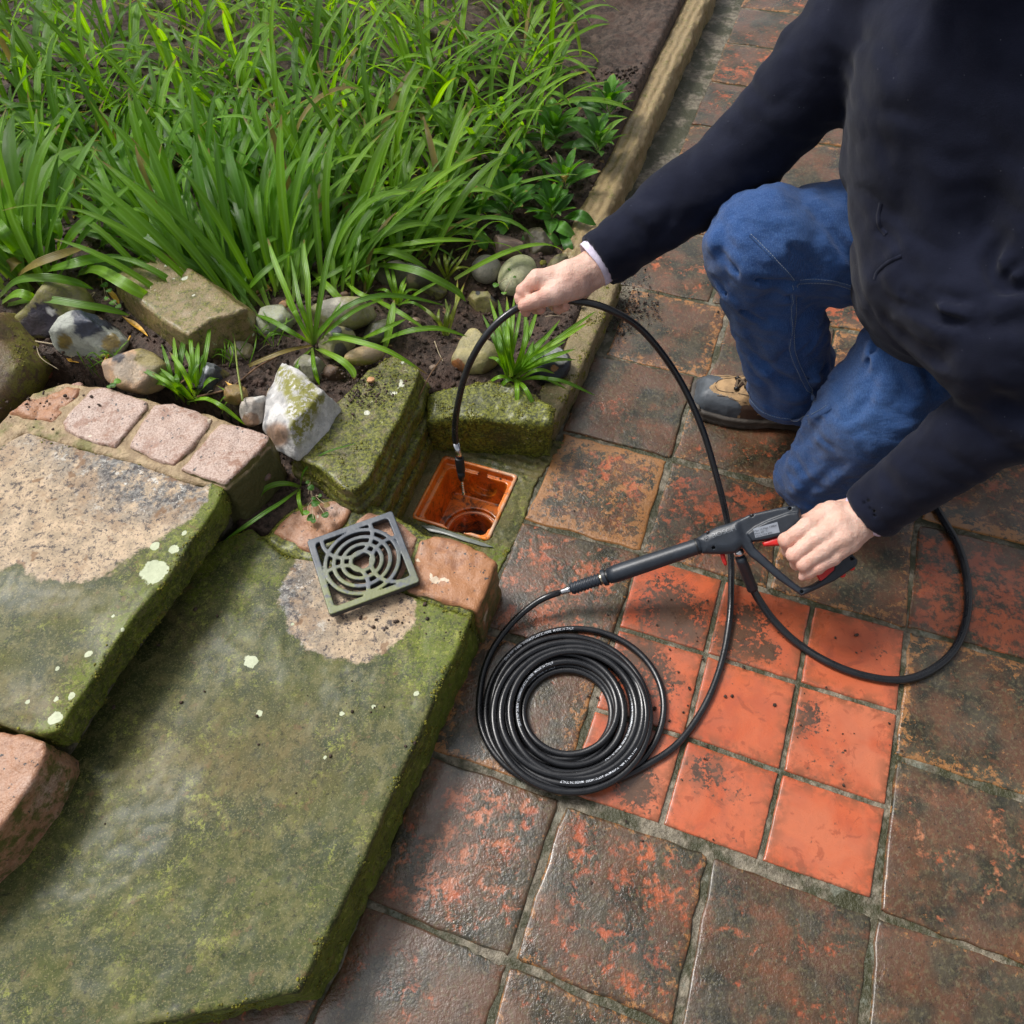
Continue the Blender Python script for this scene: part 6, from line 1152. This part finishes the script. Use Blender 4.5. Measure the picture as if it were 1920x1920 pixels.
def cuff(wv_, nb, r):
    u = np.cross(nb, [0, 0, 1]); u /= np.linalg.norm(u); v = np.cross(nb, u); a = np.linspace(0, 2*np.pi, 40, endpoint=False); prof = [(-.03, r-.001), (-.006, r+.0008), (.0005, r+.0006), (.001, r-.0006), (-.004, r-.0015), (-.03, r-.003)]
    V = []; 
    for s, rr in prof: V += [wv_+nb*(s+.0012*np.sin(3*t))+(u*np.cos(t)+v*np.sin(t))*rr for t in a]
    n = 40; F = [(i*n+j, i*n+(j+1) % n, (i+1)*n+(j+1) % n, (i+1)*n+j) for i in range(len(prof)-1) for j in range(n)]; mk('shirt_cuff', V, F, MT['shirt'], person)
cuff(wl_, nbl, .0385); cuff(wr_, nbr, .0372)
# ---- skin: hands, forearms, trunk, neck and head
def chain(X, Y, Z, pts, rad, k=.003):
    d = None
    for i in range(len(pts)-1):
        c = caps(X, Y, Z, pts[i], pts[i+1], rad[i], rad[i+1]); d = c if d is None else smin(d, c, k)
    return d
def pp(l): return [P(*t) for t in l]
LH = dict(palm=[pp([(1612, 968, .208), (1560, 962, .212), (1514, 986, .213)]), pp([(1612, 972, .210), (1570, 985, .216), (1530, 1009, .214)]), pp([(1614, 980, .208), (1580, 1005, .212), (1546, 1030, .208)]), pp([(1616, 988, .204), (1592, 1016, .203), (1562, 1045, .197)])],
          pr=[[.0225, .018, .0135], [.023, .019, .0132], [.0225, .018, .0125], [.021, .016, .0115]],
          f=[(pp([(1513, 987, .213), (1474, 1013, .200), (1479, 1033, .172), (1492, 1040, .158)]), [.0128, .0112, .0100, .0085]), (pp([(1529, 1010, .213), (1489, 1040, .195), (1495, 1056, .170), (1510, 1056, .156)]), [.0125, .0112, .0100, .0085]),
             (pp([(1545, 1031, .207), (1507, 1058, .190), (1513, 1073, .168), (1525, 1070, .155)]), [.0118, .0106, .0095, .0082]), (pp([(1561, 1046, .196), (1533, 1064, .186), (1517, 1073, .178), (1507, 1079, .170)]), [.0112, .0098, .0088, .0076])],
          th=(pp([(1590, 955, .190), (1545, 962, .180), (1512, 978, .158), (1500, 1000, .145)]), [.018, .0155, .0118, .0095]), fore=(pp([(1612, 970, .207), (1660, 940, .245)]), [.0265, .030]))
RH = dict(thk=.012, palm=[pp([(1108, 508, .425), (1080, 524, .428), (1046, 541, .424)]), pp([(1112, 500, .425), (1065, 513, .432), (1008, 524, .432)]), pp([(1110, 505, .425), (1065, 524, .430), (1012, 533, .424)]), pp([(1110, 512, .420), (1075, 533, .420), (1035, 546, .408)]), pp([(1112, 516, .418), (1090, 540, .408), (1062, 556, .396)])],
          pr=[[.022, .019, .0175], [.0235, .0190, .0135], [.0235, .0200, .0140], [.0225, .0185, .0130], [.0205, .0150, .0110]],
          f=[(pp([(1006, 521, .433), (982, 545, .424), (977, 558, .414), (979, 570, .408)]), [.0130, .0108, .0096, .0082]), (pp([(1018, 540, .405), (990, 560, .388), (981, 574, .392), (986, 584, .400)]), [.0115, .0102, .0095, .0084]),
             (pp([(1040, 548, .395), (1012, 566, .376), (1005, 577, .385), (1014, 580, .395)]), [.0110, .0098, .0090, .0080]), (pp([(1062, 552, .388), (1040, 572, .370), (1047, 578, .384), (1060, 575, .394)]), [.0100, .0090, .0085, .0075])],
          th=(pp([(1080, 538, .420), (1042, 553, .422), (1008, 563, .424), (983, 573, .420)]), [.0180, .0150, .0120, .0098]), fore=(pp([(1112, 503, .425), (1165, 465, .445)]), [.0262, .031]))
def hand(D):
    def f(X, Y, Z):
        pal = None
        for q, r in zip(D['palm'], D['pr']): c = chain(X, Y, Z, q, r, .008); pal = c if pal is None else smin(pal, c, .006)
        pal = smin(pal, chain(X, Y, Z, *D['fore']), .012); fg = None
        for q, r in D['f']:
            c = chain(X, Y, Z, q, r, .0028)
            for i in (1, 2): c = smin(c, np.sqrt((X-q[i][0])**2+(Y-q[i][1])**2+(Z-q[i][2])**2)-r[i]*1.05, .003)
            fg = c if fg is None else smin(fg, c, .0012)
        d = smin(pal, fg, .0055); d = smin(d, chain(X, Y, Z, *D['th'], .004), D.get('thk', .0035))
        # tendons and knuckle wrinkles
        return d+.0006*fbm(X, Y, Z, .010, 3, 61)
    return f
Vs, Fs = [], []; off = 0; fl = []
for D in (LH, RH):
    al = A_([p for q in D['palm'] for p in q]+[p for q, r in D['f'] for p in q]+D['th'][0]+D['fore'][0]); v, f = nets(hand(D), al.min(0)-.034, al.max(0)+.034, .00165); Vs.append(v); Fs.append(f+off); off += len(v)
    tips = A_([q[i] for q, r in D['f'] for i in (1, 2, 3)]+D['th'][0][2:]); kn = A_([q[0] for q, r in D['f']]); dd = np.min(np.linalg.norm(v[:, None]-tips[None], axis=2), axis=1); fl.append(np.clip(1.1-dd/.020, 0, 1)*.9)
def trunk(X, Y, Z):
    d = smin(caps(X, Y, Z, T0, T1, .09, .10), caps(X, Y, Z, T1, NB, .10, .055), .04); d = smin(d, caps(X, Y, Z, lsh, rsh, .05, .05), .03)
    for c in (chain(X, Y, Z, [lsh, el_, LH['fore'][0][1]], [.045, .038, .030]), chain(X, Y, Z, [rsh, er_, RH['fore'][0][1]], [.045, .038, .030]), chain(X, Y, Z, [rh, rk, ra], [.07, .05, .04]), chain(X, Y, Z, [lh, lk, la], [.07, .05, .04]), caps(X, Y, Z, rh, lh, .08, .08), caps(X, Y, Z, T0, (rh+lh)/2, .09, .08)): d = smin(d, c, .02)
    return np.maximum(d, 0) + d*0 if False else d
v, f = nets(trunk, (.08, .60, .02), (1.0, 1.25, .84), .012); Vs.append(v); Fs.append(f+off); off += len(v); fl.append(np.zeros(len(v)))
FW = A_([-.90, -.10, -.42]); FW /= np.linalg.norm(FW); SD = np.cross([0, 0, 1.0], FW); SD /= np.linalg.norm(SD); UPh = np.cross(FW, SD)
HB = np.stack([FW, SD, UPh])
def head(X, Y, Z):
    p = np.stack([X-HC[0], Y-HC[1], Z-HC[2]], -1)@HB.T; x, y, z = p[..., 0], p[..., 1], p[..., 2]; E = lambda c, r: ell(x, y, z, c, r)
    d = smin(E((-.012, 0, .022), (.098, .077, .092)), E((.030, 0, -.045), (.062, .058, .068)), .03); d = smin(d, E((.058, 0, -.092), (.026, .028, .020)), .02); ay = np.abs(y)
    E2 = lambda c, r: ell(x, ay, z, c, r); d = smin(d, E2((.066, .038, -.022), (.022, .024, .018)), .014); d = smax(d, -E2((.100, .031, .000), (.020, .017, .012)), .008); d = smin(d, E((.083, 0, .022), (.014, .040, .010)), .012)
    d = smin(d, caps(x, y, z, (.088, 0, .008), (.112, 0, -.030), .008, .013), .006); d = smin(d, E2((.100, .010, -.034), (.010, .007, .006)), .004)
    d = smin(d, E((.094, 0, -.058), (.010, .024, .006)), .004); d = smin(d, E((.092, 0, -.069), (.010, .021, .006)), .004)
    ear = smax(E2((-.006, .080, -.008), (.020, .010, .032)), -E2((.002, .089, -.006), (.010, .006, .018)), .003); d = smin(d, ear, .004)
    nk = caps(X, Y, Z, NB-[0, 0, .04], HC-UPh*.05-FW*.02, .062, .056); return smin(d, nk, .02)
v, f = nets(head, HC-.16, HC+.15, .0034); Vs.append(v); Fs.append(f+off); off += len(v); fl.append(.25*np.exp(-((v-(HC+FW*.11-UPh*.03))**2).sum(1)/.02**2))
bd = mk('body', np.vstack(Vs), np.vstack(Fs), MT['skin'], person); attr(bd, 'flush', np.concatenate(fl))
def hairf(X, Y, Z):
    p = np.stack([X-HC[0], Y-HC[1], Z-HC[2]], -1)@HB.T; x, y, z = p[..., 0], p[..., 1], p[..., 2]; d = ell(x, y, z, (-.018, 0, .026), (.102, .083, .096))
    d = smax(d, -(z-(-.045+x*.55)), .006) ; d = smax(d, x-.062-(-.0)+np.clip(.05-z, 0, .1)*.9, .008); return d+.0025*fbm(x*.5, y*2, z, .010, 3, 71)
sdf('hair', hairf, HC-.15, HC+.15, .004, MT['hair'], person)
for s in (1, -1):
    c = HC+FW*.083+SD*s*.031; sdf('eye', lambda X, Y, Z: ell(X, Y, Z, c, (.0125,)*3), c-.015, c+.015, .0022, MT['eye'], person); ci = c+FW*.0095-UPh*.002; sdf('iris', lambda X, Y, Z: ell(X, Y, Z, ci, (.0048,)*3), ci-.008, ci+.008, .0014, MT['iris'], person)
    b = HC+FW*.089+UPh*.021; mk('eyebrow', *tube(bez([b+SD*s*.014, b+SD*s*.032+UPh*.006, b+SD*s*.048-FW*.012], 8), .0035, 8), MT['hair'], person)
def nail(tip, prev, nrm_, w=.0058, l=.0068):
    ax = tip-prev; ax /= np.linalg.norm(ax); n = A_(nrm_, ); n = n/np.linalg.norm(n); n = n-ax*(n@ax); n /= np.linalg.norm(n); s = np.cross(ax, n); R = np.stack([ax, s, n], 1); c = tip+n*.0062+ax*.001
    sdf('fingernail', lambda X, Y, Z: ell(X, Y, Z, c, (l, w, .0022), R), c-.009, c+.009, .0009, nm, person)
nm = m_simple('fingernail', (.62, .36, .29), .28, var=.04)
to_cam = lambda p: A_([0, 0, H])-p
q = RH['th'][0]; nail(q[3], q[2], to_cam(q[3])*1.0); q = RH['f'][0][0]; nail(q[3], q[2], to_cam(q[3])+A_([-.8, 0, 0])); q = LH['f'][3][0]; nail(q[3], q[2], to_cam(q[3])+A_([-.3, -.5, 0]), .005, .006)
# ---- walking shoes
def shoe(label, toe, heel, zb=0, up_=None, par=person):
    toe, heel = A_(toe), A_(heel); L = np.linalg.norm(heel-toe); e = (heel-toe)/L; s = A_([-e[1], e[0], 0]); w = A_([0, 0, 1.0])
    if up_ is not None: w = np.cross(e, s)
    B = np.stack([e, s, w])
    def loc(X, Y, Z): p = np.stack([X-toe[0], Y-toe[1], Z-toe[2]], -1)@B.T; return p[..., 0]/L, p[..., 1], p[..., 2]
    def plan(x, y, g=0):
        hw_ = np.interp(x, [0, .03, .1, .25, .38, .55, .7, .88, .97, 1.0], [.016, .036, .049, .054, .052, .042, .037, .039, .030, .012])+g; cy = np.interp(x, [0, .3, .6, 1], [.006, .0, -.003, 0]); return np.maximum(np.abs(y-cy)-hw_, np.maximum(-x*L+.001, (x-1)*L))
    def up(X, Y, Z):
        x, y, z = loc(X, Y, Z); top = np.interp(x, [0, .05, .15, .28, .42, .55, .7, 1], [.038, .050, .058, .066, .090, .115, .118, .118]); d = plan(x, y, -.003)
        prof = z-top; tp = np.clip(z/.11, 0, 1); d = d+tp*.014+np.clip(z-.03, 0, 1)*.42*(x < .5)*np.clip(1-x/.5, 0, 1)+np.clip(z-.045, 0, 1)*.28
        d = smax(smax(d, prof, .022), -z+.016, .004); return smax(d, -(x*L)+np.clip(z-.02, 0, 1)*.55+.002, .012)+.0009*fbm(X, Y, Z, .02, 2, 5)
    def so(X, Y, Z):
        x, y, z = loc(X, Y, Z); d = plan(x, y, .002+.002*(z < .010)); arch = np.clip(np.sin((x-.45)/.25*np.pi), 0, 1)*.006*((x > .45) & (x < .70)); lug = .003*(np.sin(x*L*520) > .2)*(z < .007)
        return smax(smax(d+lug*.5, z-.023-.005*(x < .08), .003), -z+arch+np.clip(.06-x, 0, 1)*.12, .002)
    lo3 = np.minimum(toe, heel)-.08; hi3 = np.maximum(toe, heel)+.08; lo3[2] = toe[2]-.005 if up_ is None else lo3[2]; hi3[2] += .06
    V, F = nets(up, lo3, hi3, .0024); x, y, z = loc(V[:, 0], V[:, 1], V[:, 2]); x = x+.006*fbm(V[:, 0], V[:, 1], V[:, 2], .03, 1, 2); ay = np.abs(y)
    base = mk('shoe_upper', V, F, MT['suede'], par); me = base.data
    for m_ in (MT['toe'], MT['brownm'], MT['sole']): me.materials.append(m_)
    # toe guard reaches back along both sides, brown mesh windows on the flank
    capl = np.interp(y, [-.05, -.04, -.03, -.018, -.006, .006, .016, .026, .036, .05], [.34, .33, .28, .15, .11, .15, .20, .18, .13, .13])
    mt_ = np.zeros(len(V), int); mt_[(x < capl) & (z < .075)] = 1
    mt_[(x > .30) & (x < .52) & (ay > .024) & (z > .034) & (z < .062) & (np.abs((z-.034)-(x-.30)*.10) < .014) & (mt_ == 0)] = 2; mt_[(x > .56) & (x < .76) & (z > .040) & (z < .070) & (ay > .015)] = 2; mt_[(ay < .009) & (x > .27) & (z > .05)] = 2
    mt_[(z < .034) & (x > .34) & (mt_ == 0) & (x < .60)] = 2
    me.polygons.foreach_set('material_index', np.array([np.bincount(mt_[list(p.vertices)], minlength=3).argmax() for p in me.polygons], np.int32)); base['label'] = label
    V2, F2 = nets(so, lo3-[0, 0, .002], hi3, .0030); mk('shoe_sole', V2, F2, MT['sole'], par)
    bb = BVHTree.FromPolygons([tuple(v) for v in V], [tuple(f) for f in F])
    def surf(x_, y_):
        o = toe+e*x_*L+s*y_+w*.2; h = bb.ray_cast(Vector(o), Vector(-w)); return A_(h[0]) if h[0] is not None else o-w*.12
    for i, x_ in enumerate((.285, .345, .41, .475)):
        for sg in (-1, 1):
            c = surf(x_, sg*(.014+.001*i))+w*.001; o = mk('eyelet', *tube([c-e*.004+w*.001, c+w*.0035, c+e*.004+w*.001], [.0034, .0044, .0034], 10), MT['black'], par)
        if i < 3:
            for sg in (-1, 1): mk('shoe_lace', *tube(bez([surf(x_, sg*.014)+w*.003, surf(x_+.03, 0)+w*.007, surf(x_+.065, -sg*.015)+w*.003], 10), .0023, 8), MT['lace'], par)
        mk('shoe_lace', *tube(bez([surf(x_, .014)+w*.003, surf(x_, 0)+w*.005, surf(x_, -.014)+w*.003], 8), .0023, 8), MT['lace'], par)
    for sg in (-1, 1):
        for pth in ([(.15, .003), (.17, .012), (.21, .017), (.27, .020)], [(.17, .024), (.22, .026), (.28, .032), (.36, .036)], [(.30, .022), (.38, .029), (.50, .036)]):
            pts = [surf(a, sg*b)+w*.0003 for a, b in pth]; mk('upper_seam', *tube(bez(pts, 14), .0009, 6), MT['lace'], par)
shoe('tan and brown walking shoe with a grey rubber toe, planted flat', P(1291, 752, 0), P(1291, 752, 0)+A_([.300*.955, -.300*.296, 0]))
e_ = A_([.03, .0, .0]); shoe('walking shoe of the kneeling leg, resting on its toe', A_([.965, 1.0, .02]), A_([1.06, .965, .29]), up_=True) if False else None
shoe('tan walking shoe of the kneeling leg lying behind the body', A_([1.17, .98, .0]), A_([.885, .925, .0]))
